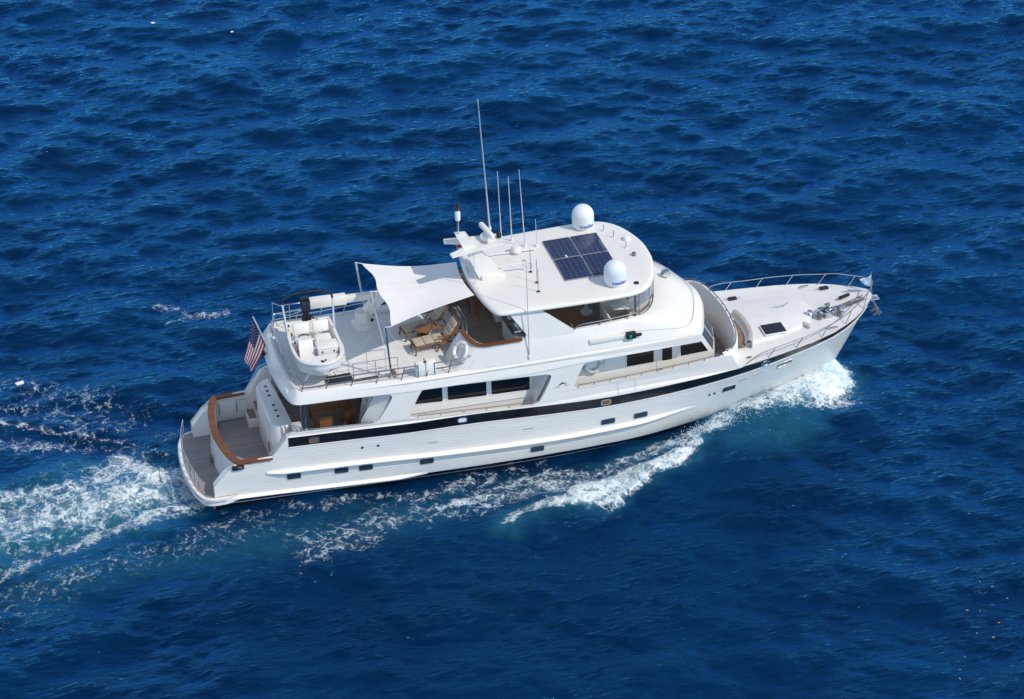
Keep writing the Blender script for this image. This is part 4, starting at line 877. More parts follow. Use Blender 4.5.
MB().box((25.05, -.42, fz(25) + .07), (1.5, .10, .07), .02, Matrix.Rotation(R_(9), 4, 'Z')).build('chain_channel', DSTEEL, Y)
MB().box((25.15, .12, fz(25) + .09), (.5, .12, .10), .03, Matrix.Rotation(R_(20), 4, 'Z')).build('roller_guard', RUBBER, Y)
MB().box((23.25, -1.12, fz(23.2, 1.1) + .10), (.16, .42, .10), .05, Matrix.Rotation(R_(25), 4, 'Z')).build('windlass_cover', GREYIN, Y)
for k_, y in enumerate((-.58, -.26)):
    an = MB(); an.tube([(25.6, y * .5, 3.12), (26.1, y * .7, 3.04), (26.28, y * .9, 2.66)], .035, 8)
    an.tube([(26.26, y * .9 - .15, 2.55), (26.32, y * .9, 2.52), (26.26, y * .9 + .15, 2.55)], .03, 6); an.box((26.24, y * .9, 2.55), (.34, .12, .05), .02, Matrix.Rotation(R_(-14), 4, 'Y')); an.build('anchor', DSTEEL, Y)
for k_, (x, y) in enumerate(((23.85, -.80), (24.45, -.62), (24.6, -.90), (24.75, -.55), (24.05, -.42))):
    g = MB(); z = fz(x, y); g.lathe([(.0, .0), (.11, .0), (.08, .10), (.12, .16), (.05, .20), (.0, .20)], (x, y, z), 12); g.tube([(x - .12, y + .06, z + .12), (x + .16, y - .04, z + .16)], .03, 6); g.build('chain_stopper', STEEL if k_ % 2 else DSTEEL, Y)
MB().box((26.15, -.26, 3.08), (.42, .34, .07), .03).build('bow_roller', STEEL, Y)
# bow rails
def edge_pt(x, s, dy=-.06, dz=0.): ys, zs = sheer(x); return (x, s * (ys + dy), zs + dz)
for s in (-1, 1):
    Xr = [20.35, 21, 22, 23, 24, 24.7, 25.2, 25.6, 25.9, 26.1]; lean = .10
    hgt = lambda x: float(np.interp(x, [20.3, 20.6, 21, 23, 24.8, 25.2, 26.2], [.05, .24, .33, .40, .46, .52, .50]))
    top = crom([(edge_pt(x, s, -.02, hgt(x))) for x in Xr], 4) + [(26.22, 0, 3.66)]
    ps = [(edge_pt(x, s, -.07, .0), edge_pt(x + .28, s, -.02, hgt(x + .28))) for x in (21.25, 22.4, 23.5, 24.6)] + [(edge_pt(25.55, s, -.06, 0), edge_pt(25.78, s, -.03, .5))]
    rail('bow_rail', top, ps, .018, m=STEEL if s > 0 else DSTEEL)
    MB().box(edge_pt(24.1, s, -.25, .05), (.34, .09, .07), .02).build('bow_chock', STEEL, Y)
    MB().box(edge_pt(20.6, s, -.4, .06), (.18, .06, .06), .02).build('mooring_cleat', DSTEEL, Y)
MB().tube([(26.2, 0, 3.12), (26.16, 0, 4.02)], .014, 6).build('bow_staff', STEEL, Y)
# ---- portholes and other hull fittings
def hull_patch(x, z, wx, wz, r, name, m, frame=STEEL, s=-1, slope=0., fw=.03, dep=.012):
    pl = rnd([(-wx / 2, -wz / 2), (wx / 2, -wz / 2), (wx / 2, wz / 2), (-wx / 2, wz / 2)], r, 5)
    f = lambda d, k=1.: (lambda u, v: on_hull(x + u * k, z + v * k + slope * u, d, s)[0])
    o = MB().prism(pl, f(-.04), f(.004 if dep < .02 else .02)).build(name, m, Y)
    big = [(u * (1 + 2 * fw / wx), v * (1 + 2 * fw / wz)) for u, v in pl]
    MB().prism(big, f(-.01), f(dep), holes=[pl]).build('porthole_frame' if name == 'porthole' else 'fitting_rim', frame, o)
    return o
for s in (-1, 1):
    for x, z in ((3.56, 1.10), (5.27, 1.05), (6.15, 1.02), (8.36, .89), (12.44, .64)): hull_patch(x, z, .50, .25, .07, 'porthole', PORTG, GREYIN, s, -.02)
    for x, z in ((15.08, 1.36), (16.32, 1.37), (19.78, 1.66)): hull_patch(x, z, .52, .25, .07, 'porthole', PORTG, GREYIN, s, .02)
    hull_patch(22.05, 2.06, .60, .18, .05, 'hawse_slot', DSTEEL, STEEL, s, .12)
    for x, z, m in ((4.35, 2.57, FURN), (9.68, 2.53, WCUSH), (14.98, 2.28, FURN), (21.15, 2.50, STEEL)): hull_patch(x, z, .30, .17, .085, 'hawse_port', m, STEEL, s, 0, .045, .03)
    for x, z in ((6.05, 1.94), (6.62, 1.93), (19.0, 1.60), (19.2, 1.61)): hull_patch(x, z, .07, .07, .03, 'hull_vent', RUBBER, DSTEEL, s, 0, .012)
    for x, z in ((8.6, 1.72), (12.1, 1.66), (20.3, 1.95), (20.9, 2.03)): hull_patch(x, z, .34, .025, .012, 'hull_scupper', GREYIN, STEEL, s, 0, .008)
# ---- boat deck fittings: davit crane, rails, poles
cb = MB(); cb.lathe([(.42, 0), (.42, .16), (.30, .24), (.26, .62), (.0, .64)], (7.15, 1.45, 4.5), 24); cr = cb.build('davit_crane', WHITE, Y, angle=50)
k = MB(); k.prism([(7.0, 4.9), (7.45, 4.95), (8.22, 5.66), (8.02, 5.80), (7.75, 5.78)], lambda x, z: (x, 1.33, z), lambda x, z: (x, 1.63, z)); k.build('crane_arm', WHITE, cr, angle=20)
MB().box((7.35, 1.62, 5.60), (1.95, .24, .26), .04, Matrix.Rotation(R_(2.0), 4, 'Y')).build('crane_boom', WHITE, cr)
MB().box((5.95, 1.62, 5.66), (1.35, .32, .36), .04, Matrix.Rotation(R_(2.0), 4, 'Y')).build('boom_sleeve', WHITE, cr)
MB().lathe([(0, .02), (.07, .02), (.07, 0)], (7.42, 1.07, 4.9), 12, axis=(.5, -1, .2)).build('crane_socket', RUBBER, cr)
MB().box((7.9, 2.2, 4.55), (1.2, .25, .1), .03).build('deck_locker', WHITE, Y)
for b_, t_ in (((7.30, -2.36, 4.5), (7.17, -2.36, 6.60)), ((7.56, -.08, 4.5), (7.20, -.06, 6.76)), ((7.45, 2.30, 4.5), (7.20, 2.28, 6.66))):
    p_ = MB().tube([b_, t_], .04, 10).build('awning_pole', WSTEEL if b_[1] > -2 else STEEL, Y)
    MB().lathe([(.09, 0), (.08, .04), (.05, .1)], b_, 12).build('pole_base', STEEL, p_)
    MB().tube([t_, (t_[0] + .26, t_[1] * .97, t_[2] - .06)], .012, 6).build('awning_lashing', WCUSH, p_)
for x in (6.5, 8.1): MB().tube([(7.45, -.07, 5.6), (x, -.6, 4.52)], .006, 4).build('stay_wire', WSTEEL, Y)
bdy = lambda x: float(np.interp(x, [3.6, 5.6, 7.8, 10.6], [2.42, 2.50, 2.60, 2.66]))
for s in (-1, 1):
    X = [4.12, 5.0, 5.9, 6.8, 7.7, 8.6, 9.4]
    top = crom([(3.98, s * 1.95, 5.02), (4.06, s * 2.32, 5.02)] + [(x, s * bdy(x), 4.98) for x in X] + [(10.5, s * 2.58, 5.02)], 3)
    rail('deck_rail', top, [((x - .12, s * (bdy(x) + .03), 4.5), (x + .03, s * bdy(x), 4.98)) for x in X], .023, [crom([(4.0, s * 2.3, 4.76)] + [(x, s * bdy(x), 4.75) for x in X] + [(10.3, s * 2.56, 4.78)], 3)], m=DSTEEL if s < 0 else STEEL)
aft = [(3.98, s, 5.02) for s in (-1.95, -1.2, -.4, .4, 1.2, 1.95)]
rail('stern_rail', [(3.80 + .05 * abs(y), y, z) for x, y, z in aft], [((3.86 + .04 * abs(y), y, 4.55), (3.80 + .05 * abs(y), y, 5.02)) for x, y, z in aft], .017, [[(3.82 + .05 * abs(y), y, 4.8) for x, y, z in aft]])
seg_rail((5.25, -1.62), (7.25, -1.72), 4.5, 5.32, 4, 'inner_rail'); seg_rail((6.0, -2.05), (7.6, -2.1), 4.5, 5.15, 3, 'gate_rail')
rail('davit_frame', [(4.05, 2.35, 4.55), (4.05, 2.30, 5.55), (4.25, 1.9, 5.62), (5.0, 1.98, 5.55)], [((4.6, 2.0, 4.55), (4.6, 1.95, 5.58))], .02, [[(4.05, 2.32, 5.1), (4.6, 1.98, 5.1), (5.3, 2.3, 5.1)]])
MB().tube([(3.44, .12, 4.95), (2.96, .1, 6.42)], .028, 8).build('ensign_staff', WSTEEL, Y)
MB().box((3.36, .95, 4.36), (.12, .14, .18), .03).build('stern_light', RUBBER, Y)
MB().box((3.60, -1.95, 4.42), (.05, .16, .10), .02).build('deck_light', CREAM, Y)
MB().box((5.5, -1.95, 4.57), (.9, .42, .14), .04).build('deck_chock', NAVYC, Y); MB().box((6.42, -2.18, 4.54), (.9, .09, .06), .02).build('boat_hook', RUBBER, Y)
# awning sail
Acor = [(7.42, -2.24, 6.54), (10.72, -1.05, 6.52), (10.70, 1.35, 6.54), (7.42, 2.22, 6.60)]
mid = (7.46, -.04, 6.70)
n_ = 20; rows = []
for i in range(n_ + 1):
    u = i / n_; row = []
    for j in range(n_ + 1):
        v = j / n_
        a = np.array(Acor[0]) * (1 - v) + np.array(Acor[3]) * v; b_ = np.array(Acor[1]) * (1 - v) + np.array(Acor[2]) * v
        a[2] += .10 * (1 - abs(2 * v - 1)); a[0] += .14 * (math.sin(2 * math.pi * v) ** 2) + .07 * math.sin(math.pi * v) ; b_[0] -= .12 * math.sin(math.pi * v)
        p = a * (1 - u) + b_ * u; e = math.sin(math.pi * u)
        p[1] += (.16 * e) * (1 - 2 * v); p[2] -= .16 * e * (4 * v * (1 - v)) * .7 + .05 * e
        p[2] += .010 * math.sin(9 * v + 5 * u) * e + .05 * (abs(v - .5) < .03) * 0
        row.append(tuple(p))
    rows.append(row)
AW = MB(); AW.grid(rows); AW.grid([[(x, y, z - .012) for x, y, z in r] for r in rows], flip=True)
aw_o = AW.build('sun_awning', CANVAS, None, angle=None, fix=False)
for j in (7, 13): MB().tube([(x, y, z + .004) for x, y, z in (r[j] for r in rows)], .007, 5).build('seam', GREYIN, aw_o)
for j, rr_ in ((0, 0), (20, 1)): MB().tube([r[j] for r in rows], .014, 6).build('hem', CANVAS, aw_o)
tag(aw_o, 'white canvas sun awning stretched from three steel poles to the yacht hardtop', 'awning')
# ================================================================== things on board and around
def part(parent, name, m, fn, **k):
    b_ = MB(); fn(b_); return b_.build(name, m, parent, **k)
RX = lambda a: Matrix.Rotation(R_(a), 4, 'X')
RY = lambda a: Matrix.Rotation(R_(a), 4, 'Y')
RZ = lambda a: Matrix.Rotation(R_(a), 4, 'Z')
# ---- tender on the boat deck (local x = its bow, which points to starboard)
T = thing('tender_boat', 'small white open tender with twin seats, lying across the aft boat deck', 'tender', (4.93, -.86, 4.62), R_(-92))
TW = [(-1.62, .80), (-1.2, .84), (-.4, .88), (.4, .88), (.95, .82), (1.3, .68), (1.52, .46), (1.64, .22), (1.67, .001)]
tc_ = crom(TW, 4); tfull = [(x, y) for x, y in tc_] + [(x, -y) for x, y in tc_[::-1][1:]]
zg = lambda x: .92 + .10 * max(0, x / 1.67) ** 2
kz = lambda x: .10 + .45 * max(0, (x - .5) / 1.2) ** 2
def hullrow(k, f): return [(x * (1 - .06 * (1 - k)) , y * (k if k < 1 else 1), f(x)) for x, y in tfull]
def th_(b_):
    rows = [hullrow(.05, lambda x: kz(x)), hullrow(.55, lambda x: kz(x) + .10), hullrow(.86, lambda x: kz(x) + .24), hullrow(.90, lambda x: kz(x) * .8 + .34), hullrow(.97, lambda x: .78 + .06 * max(0, x / 1.67)), hullrow(1.0, lambda x: zg(x) - .05)]
    rows += [[(x * 1.012, y * 1.02, zg(x) - .02) for x, y in tfull], [(x * 1.0, y * 1.0, zg(x) + .02) for x, y in tfull], [(x * .96, y * .90, zg(x) + .025) for x, y in tfull], [(x * .945, y * .87, zg(x) - .01) for x, y in tfull], [(x * .93, y * .84, .50) for x, y in tfull]]
    b_.grid(rows)
    fl = [(x * .93, y * .84, .50) for x, y in tfull]; b_.add(fl, [tuple(range(len(fl)))])
    n = len(tfull)
    for ra, rb in zip(rows[:-1], rows[1:]): b_.add([ra[0], ra[-1], rb[-1], rb[0]], [(0, 1, 2, 3)])
part(T, 'hull', WHITE, th_, angle=40)
part(T, 'bow_locker', WCUSH, lambda b_: (b_.prism([(1.5 * .93, 0)] + [(x * .925, -y * .83) for x, y in tc_[::-1] if x > .92] + [(.82, -.66), (.82, .66)] + [(x * .925, y * .83) for x, y in tc_ if x > .92], lambda x, y: (x, y, .52), lambda x, y: (x, y, .86)),), angle=40)
part(T, 'bow_eye', RUBBER, lambda b_: (b_.box((1.28, .05, .885), (.16, .07, .04), .01, RZ(30)), b_.box((1.20, .16, .885), (.08, .06, .03), .01)))
part(T, 'console', WCUSH, lambda b_: b_.prism([(-.10, .5), (-.02, 1.20), (.26, 1.24), (.55, .5)], lambda x, z: (x, -.62, z), lambda x, z: (x, -.12, z)), angle=20)
part(T, 'steering_wheel', RUBBER, lambda b_: (b_.tube([(-.14 + .10 * math.sin(a) * .4, -.37 + .19 * math.cos(a), 1.10 + .17 * math.sin(a)) for a in np.linspace(0, 2 * math.pi, 17)[:-1]], .02, 6, closed=True), b_.tube([(-.02, -.37, 1.1), (-.14, -.37, 1.1)], .02, 6)))
part(T, 'cool_box', WCUSH, lambda b_: (b_.box((.36, .36, .74), (.52, .72, .48), .04), b_.box((.36, .36, 1.0), (.56, .76, .06), .03)))
part(T, 'box_latch', RUBBER, lambda b_: (b_.box((.625, .15, .86), (.02, .05, .07), .006), b_.box((.625, .57, .86), (.02, .05, .07), .006), b_.box((.08, .36, .94), (.04, .66, .06), .01)))
for y in (-.34, .36):
    st_ = part(T, 'seat', WCUSH, lambda b_: b_.box((-.42, y, .80), (.46, .58, .16), .06))
    part(st_, 'seat_back', WCUSH, lambda b_: b_.box((-.86, y, 1.06), (.14, .58, .44), .06, RY(-14)))
    part(st_, 'seat_base', WHITE, lambda b_: b_.box((-.46, y, .62), (.40, .46, .24), .03))
for y, z in ((-.70, .96), (-.72, .97)): pass
part(T, 'cleat', RUBBER, lambda b_: [b_.box((x, -.70, .97), (.12, .05, .05), .01) for x in (-1.3, -.7, -.1, .5)])
om = part(T, 'outboard_motor', NAVYC, lambda b_: (b_.prism(rnd([(-2.02, 1.30), (-1.98, 1.72), (-1.62, 1.78), (-1.50, 1.62), (-1.50, 1.30)], .08), lambda x, z: (x, -.15, z), lambda x, z: (x, .15, z)), b_.prism([(-1.92, .55), (-1.88, 1.32), (-1.58, 1.32), (-1.66, .55)], lambda x, z: (x, -.09, z), lambda x, z: (x, .09, z))), angle=40)
part(om, 'motor_bracket', RUBBER, lambda b_: (b_.box((-1.62, 0, .95), (.16, .34, .34), .03), b_.tube([(-1.5, .1, 1.2), (-1.25, .2, 1.15)], .03, 8)))
fr_ = part(T, 'canopy_frame', WSTEEL, lambda b_: [b_.tube([(-.75, s * .84, .92), (-1.12, s * .90, 1.98)], .034, 8) for s in (-1, 1)])
arc = crom([(-1.12, -.90, 1.98), (-1.16, -.84, 2.16), (-1.2, -.5, 2.28), (-1.2, 0, 2.31), (-1.2, .5, 2.28), (-1.16, .84, 2.16), (-1.12, .90, 1.98)], 5)
part(fr_, 'folded_canopy', NAVYC, lambda b_: b_.tube(arc, [.042 + .010 * math.sin(i * 1.7) for i in range(len(arc))], 10))
part(T, 'cradle', WSTEEL, lambda b_: [b_.tube([(x, s * .62, -.10), (x, s * .42, .22)], .03, 6) for x in (-.9, .9) for s in (-1, 1)])
# ---- steamer chairs (local -x is the foot end)
def steamer(name, label, loc, rz):
    c = thing(name, label, 'deck chair', loc, R_(rz), 'steamer chairs under the awning')
    def frame(b_):
        for s in (-.29, .29):
            b_.tube([(-.95, s, .30), (-.3, s, .36), (.38, s, .30)], .026, 6); b_.tube([(.20, s, .30), (.50, s, .62), (.78, s, 1.02)], .026, 6)
        for k in np.linspace(-.9, .3, 9): b_.box((k, 0, .335 if k > -.6 else .31), (.07, .56, .022), .004)
        for k in np.linspace(0, 1, 7): b_.box((.28 + .46 * k, 0, .38 + .62 * k), (.03, .54, .05), .004, RY(35))
    part(c, 'frame', FURN, frame)
    for s in (-.29, .29):
        part(c, 'leg', FURN, lambda b_: b_.tube([(-.88, s, .33), (-.92, s, .0)], .028, 6))
        part(c, 'leg', FURN, lambda b_: b_.tube(crom([(-.15, s * 1.05, 0), (.05, s * 1.05, .30), (.2, s * 1.05, .60)], 4), .026, 6))
        part(c, 'leg', FURN, lambda b_: b_.tube(crom([(.88, s * 1.02, 0), (.72, s * 1.02, .22), (.40, s * 1.02, .34), (.10, s * 1.02, .28)], 4), .026, 6))
        part(c, 'armrest', FURN, lambda b_: b_.box((.22, s * 1.12, .61), (.62, .085, .03), .012))
    part(c, 'seat_cushion', CUSH, lambda b_: [b_.box((-.72 + .36 * k, 0, .385 + (.018 if k else .0)), (.355, .52, .075), .03) for k in range(3)])
    part(c, 'back_cushion', CUSH, lambda b_: [b_.box((.34 + .135 * k, 0, .52 + .19 * k), (.075, .50, .235), .03, RY(35.3)) for k in range(3)])
    return c
steamer('steamer_chair', 'teak steamer chair with beige cushion, nearer the life ring and partly in sun', (9.36, -.86, 4.5), 4)
steamer('steamer_chair', 'teak steamer chair with beige cushion, wholly in the awning shade behind the side table', (9.22, .26, 4.5), 8)
t_ = thing('side_table', 'small round varnished teak table between the two steamer chairs', 'table', (8.98, -.22, 4.5))
part(t_, 'tabletop', FURN, lambda b_: b_.lathe([(.0, .50), (.30, .50), (.31, .485), (.30, .46), (.0, .46)], n=10))
for a in (45, 135, 225, 315): part(t_, 'leg', FURN, lambda b_: b_.tube([(.2 * math.cos(R_(a)), .2 * math.sin(R_(a)), .46), (.25 * math.cos(R_(a)), .25 * math.sin(R_(a)), 0)], .022, 6))
part(t_, 'shelf', FURN, lambda b_: b_.lathe([(.0, .22), (.2, .22), (.2, .2), (.0, .2)], n=10))
cu = thing('cup', 'small white cup standing on the deck beside the near steamer chair', 'cup', (8.72, -.42, 4.5))
part(cu, 'bowl', WCUSH, lambda b_: b_.lathe([(.0, .0), (.05, .0), (.07, .13), (.06, .13), (.045, .02)], n=14)); part(cu, 'handle', WCUSH, lambda b_: b_.tube([(.06, 0, .10), (.1, 0, .08), (.055, 0, .03)], .01, 6))
# ---- bar stools
def stool(label, loc):
    c = thing('bar_stool', label, 'bar stool', loc, R_(0), 'bar stools at the flybridge bar')
    part(c, 'seat', FURN, lambda b_: b_.box((0, 0, .74), (.38, .40, .05), .02))
    for sx in (-1, 1):
        for sy in (-1, 1): part(c, 'leg', FURN, lambda b_: b_.tube([(sx * .21, sy * .21, 0), (sx * .16, sy * .17, .74)] + ([(-.2, sy * .18, 1.08)] if sx < 0 else []), .022, 6))
    part(c, 'backrest', FURN, lambda b_: (b_.box((-.20, 0, 1.05), (.03, .38, .10), .01), b_.box((-.18, 0, .90), (.025, .34, .05), .01)))
    part(c, 'footrest', FURN, lambda b_: (b_.tube([(.19, -.19, .28), (.19, .19, .28)], .015, 6), b_.tube([(-.19, -.19, .28), (-.19, .19, .28)], .015, 6)))
stool('dark teak bar stool furthest from the grill counter, beside the awning edge', (10.98, 1.95, 4.56)); stool('dark teak bar stool standing between the two other bar stools', (11.22, 1.22, 4.56)); stool('dark teak bar stool nearest the white bar cabinet and the grill counter', (11.40, .58, 4.56))
# ---- fixed flybridge furniture belongs to the yacht
part(Y, 'bar_cabinet', WHITE, lambda b_: (b_.box((12.0, 1.25, 5.03), (.50, 2.5, .94), .03), b_.box((11.92, 1.25, 5.53), (.74, 2.5, .05), .02)))
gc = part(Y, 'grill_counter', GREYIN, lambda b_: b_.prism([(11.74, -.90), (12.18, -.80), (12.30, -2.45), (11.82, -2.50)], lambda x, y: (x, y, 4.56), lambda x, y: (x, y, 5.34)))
part(gc, 'counter_top', mat('dark_stone', (.19, .18, .165), .3, noise=.4, nscale=18), lambda b_: b_.prism([(11.70, -.86), (12.22, -.76), (12.34, -2.48), (11.76, -2.54)], lambda x, y: (x, y, 5.34), lambda x, y: (x, y, 5.385)))
part(gc, 'sink', WCUSH, lambda b_: b_.box((12.02, -1.1, 5.39), (.26, .3, .02), .01))
gr = part(gc, 'grill', STEEL, lambda b_: (b_.box((12.02, -1.98, 5.44), (.42, .66, .13), .03), b_.prism(rnd([(-.06, 5.50), (-.16, 5.80), (.10, 5.86), (.20, 5.52)], .05), lambda x, z: (12.08 + x, -2.3, z), lambda x, z: (12.08 + x, -1.66, z))))
part(gr, 'grill_grate', RUBBER, lambda b_: b_.box((11.80, -1.98, 5.46), (.03, .6, .08), .01))
hc = part(Y, 'helm_console', WHITE, lambda b_: (b_.prism([(16.3, 4.56), (16.3, 5.55), (16.75, 5.75), (17.1, 5.6), (17.1, 4.56)], lambda x, z: (x, -1.5, z), lambda x, z: (x, 1.3, z)),))
part(Y, 'companion_hood', WHITE, lambda b_: (b_.box((15.35, -1.75, 4.98), (.06, 1.3, .84), .02), b_.box((15.95, -1.1, 5.05), (1.2, .06, .98), .02), b_.box((15.95, -2.3, 4.78), (1.2, .06, .42), .02), b_.box((16.0, -1.62, 5.52), (.9, .9, .05), .02, RY(8))))
part(Y, 'stairwell_dark_plate', RUBBER, lambda b_: b_.box((15.95, -1.7, 4.60), (1.1, 1.0, .05), .01))  # flat black plate on the sole, painted shade of the stair opening
part(Y, 'helm_seat_post', WHITE, lambda b_: (b_.lathe([(.0, .05), (.22, .05), (.24, .0)], (15.05, -.3, 4.56), 20), b_.lathe([(.07, 0), (.07, .75)], (15.05, -.3, 4.58), 12), b_.box((15.05, -.3, 5.36), (.5, .5, .12), .05), b_.box((14.84, -.3, 5.68), (.1, .5, .55), .04)))
part(Y, 'helm_seat_post', WHITE, lambda b_: (b_.lathe([(.0, .05), (.22, .05), (.24, .0)], (15.2, .55, 4.56), 20), b_.lathe([(.07, 0), (.07, .75)], (15.2, .55, 4.58), 12), b_.box((15.2, .55, 5.36), (.5, .5, .12), .05), b_.box((14.99, .55, 5.68), (.1, .5, .55), .04)))
ft = part(Y, 'flybridge_table', FURN, lambda b_: b_.prism([(13.30, -.85), (13.52, -1.84), (14.46, -1.88), (14.55, -1.35), (14.30, -.78)], lambda x, y: (x, y, 5.22), lambda x, y: (x, y, 5.27)))
part(ft, 'table_leg', STEEL, lambda b_: [b_.lathe([(.05, 0), (.05, .66)], (x, -1.35, 4.56), 10) for x in (13.6, 14.2)])
part(Y, 'stair_rail', STEEL, lambda b_: [b_.tube(crom([(10.40 - d, .25, 4.56), (10.36 - d, .20, 5.30), (10.40 - d, -.1, 5.46), (10.42 - d, -.85, 5.36), (10.36 - d, -1.22, 4.95), (10.32 - d, -1.28, 4.56)], 6), .026, 8) for d in (0, .13)] + [b_.tube([(10.34, y, 4.56), (10.34, y, 5.40)], .014, 6) for y in (-.1, -.5, -.85)])
# aft boarding stair seen through the aft opening
part(Y, 'deck_stair', WHITE, lambda b_: [b_.prism([(6.2 + .0, 2.0), (6.55, 2.0), (6.9, 3.9), (6.6, 3.9)], lambda x, z: (x, y, z), lambda x, z: (x, y + .06, z)) for y in (-1.95, -1.25)] + [b_.box((6.42 + .1 * k, -1.57, 2.3 + .36 * k), (.26, .64, .05), .01) for k in range(5)])
# ---- life rings
def life_ring(label, c, n, parent=None, r=.30, m=WCUSH, band=GREYIN):
    L = thing('life_ring', label, 'life ring', c, 0, None)
    q = Vector((0, 0, 1)).rotation_difference(Vector(n).normalized())
    def ring_(b_, a0, a1, rr, rt):
        pts = [q @ Vector((rr * math.cos(a), rr * math.sin(a), 0)) for a in np.linspace(a0, a1, max(3, int(abs(a1 - a0) * 8)))]
        b_.tube(pts, rt, 10)
    part(L, 'ring', m, lambda b_: b_.tube([q @ Vector((r * math.cos(a), r * math.sin(a), 0)) for a in np.linspace(0, 2 * math.pi, 41)[:-1]], .075, 12, closed=True))
    for k in range(4): part(L, 'band', band, lambda b_: ring_(b_, k * math.pi / 2 - .14, k * math.pi / 2 + .14, r, .079))
    part(L, 'grab_line', band, lambda b_: b_.tube([q @ Vector(((r + .10 + .02 * math.cos(4 * a)) * math.cos(a), (r + .10 + .02 * math.cos(4 * a)) * math.sin(a), .0)) for a in np.linspace(0, 2 * math.pi, 49)[:-1]], .011, 5, closed=True))
    return L
life_ring('white life ring hung on the raked flybridge coaming above the boat deck rail', (9.83, -2.33, 5.10), (-.75, -.35, .56))
life_ring('white life ring with dark grab line, hung on the shaded pilothouse side wall', (14.72, -2.23, 3.56), (0, -1, .0))
# ---- life raft box and hose at the deck edge
lr = thing('life_raft_box', 'white square box lashed to the starboard boat deck rail', 'box', (8.50, -2.50, 4.5))
part(lr, 'case', WCUSH, lambda b_: (b_.box((0, 0, .29), (.74, .30, .54), .06), b_.box((0, 0, .30), (.77, .31, .03), .01)))
part(lr, 'strap', FURN, lambda b_: (b_.box((-.02, 0, .30), (.03, .315, .56), .01), b_.box((-.02, -.10, .58), (.10, .12, .05), .02)))
part(lr, 'cradle', STEEL, lambda b_: [b_.tube([(x, -.17, .02), (x, -.17, .54)], .014, 6) for x in (-.3, .3)])
hs_ = thing('rope_coil', 'tan rope coiled around the foot of the starboard awning pole', 'rope', (7.36, -2.30, 4.5))
part(hs_, 'coil', mat('tan_rope', (.30, .20, .12), .9, noise=.3, nscale=20), lambda b_: [b_.tube([((.11 - .008 * j) * math.cos(a), (.11 - .008 * j) * math.sin(a), .05 + .05 * j + .012 * math.sin(3 * a + j)) for a in np.linspace(0, 2 * math.pi, 25)[:-1]], .03, 6, closed=True) for j in range(5)])
# ---- aft deck furniture
dt = thing('dining_table', 'teak dining table in the shade of the aft deck', 'table', (5.35, -.55, 2.0))
part(dt, 'tabletop', FURN, lambda b_: b_.box((0, 0, .73), (1.5, 1.0, .04), .015))
for sx in (-1, 1):
    for sy in (-1, 1): part(dt, 'leg', FURN, lambda b_: b_.box((sx * .65, sy * .42, .36), (.06, .06, .70), .01))
def chair(label, loc, rz):
    c = thing('dining_chair', label, 'chair', loc, R_(rz), 'teak chairs on the aft deck')
    part(c, 'seat', FURN, lambda b_: [b_.box((0, -.18 + .09 * k, .44), (.44, .075, .025), .006) for k in range(5)])
    part(c, 'backrest', FURN, lambda b_: [b_.box((-.22 - .02 * k, 0, .56 + .1 * k), (.022, .44, .075), .006) for k in range(5)])
    for sx in (-1, 1):
        for sy in (-1, 1): part(c, 'leg', FURN, lambda b_: b_.tube([(sx * .2, sy * .21, 0), (sx * .2, sy * .21, .44)] + ([(-.31, sy * .21, 1.0)] if sx < 0 else [(.2, sy * .21, .62)]), .02, 6))
    for sy in (-1, 1): part(c, 'armrest', FURN, lambda b_: b_.box((-.01, sy * .225, .63), (.46, .05, .025), .008))
chair('teak armchair on the aft deck, nearer the stern posts', (4.95, -1.55, 2.0), 90); chair('teak armchair on the aft deck, on the bow side of the dining table', (5.78, -1.25, 2.0), 115)
# ---- flags
FLAG = mat('ensign_cloth', (.6, .6, .6), .85); t = FLAG.node_tree; b = t.nodes['Principled BSDF']; N = t.nodes; Lk = t.links.new
uv = N.new('ShaderNodeUVMap'); sp = N.new('ShaderNodeSeparateXYZ'); Lk(uv.outputs[0], sp.inputs[0]); U_, V_ = sp.outputs['X'], sp.outputs['Y']
sv = math_('MULTIPLY', V_, 13.0); par = math_('MODULO', math_('FLOOR', sv), 2.0)
m1 = N.new('ShaderNodeMix'); m1.data_type = 'RGBA'; Lk(par, m1.inputs[0]); m1.inputs[6].default_value = (.20, .001, .010, 1); m1.inputs[7].default_value = (.44, .44, .48, 1)
can = math_('MULTIPLY', math_('LESS_THAN', U_, .48), math_('GREATER_THAN', V_, 6 / 13))
def dots(ou, ov, nu, nv):
    a_ = math_('SUBTRACT', math_('FRACT', math_('ADD', math_('MULTIPLY', U_, nu / .48), ou)), .5); b2 = math_('SUBTRACT', math_('FRACT', math_('ADD', math_('MULTIPLY', math_('SUBTRACT', V_, 6 / 13), nv / (7 / 13)), ov)), .5)
    return math_('LESS_THAN', math_('ADD', math_('MULTIPLY', a_, a_), math_('MULTIPLY', b2, b2)), .022)
st2 = math_('MAXIMUM', dots(0, 0, 6, 5), dots(.5, .5, 6, 5))
m2 = N.new('ShaderNodeMix'); m2.data_type = 'RGBA'; Lk(st2, m2.inputs[0]); m2.inputs[6].default_value = (.006, .010, .06, 1); m2.inputs[7].default_value = (.20, .21, .28, 1)
m3 = N.new('ShaderNodeMix'); m3.data_type = 'RGBA'; Lk(can, m3.inputs[0]); Lk(m1.outputs[2], m3.inputs[6]); Lk(m2.outputs[2], m3.inputs[7]); Lk(m3.outputs[2], b.inputs['Base Color'])
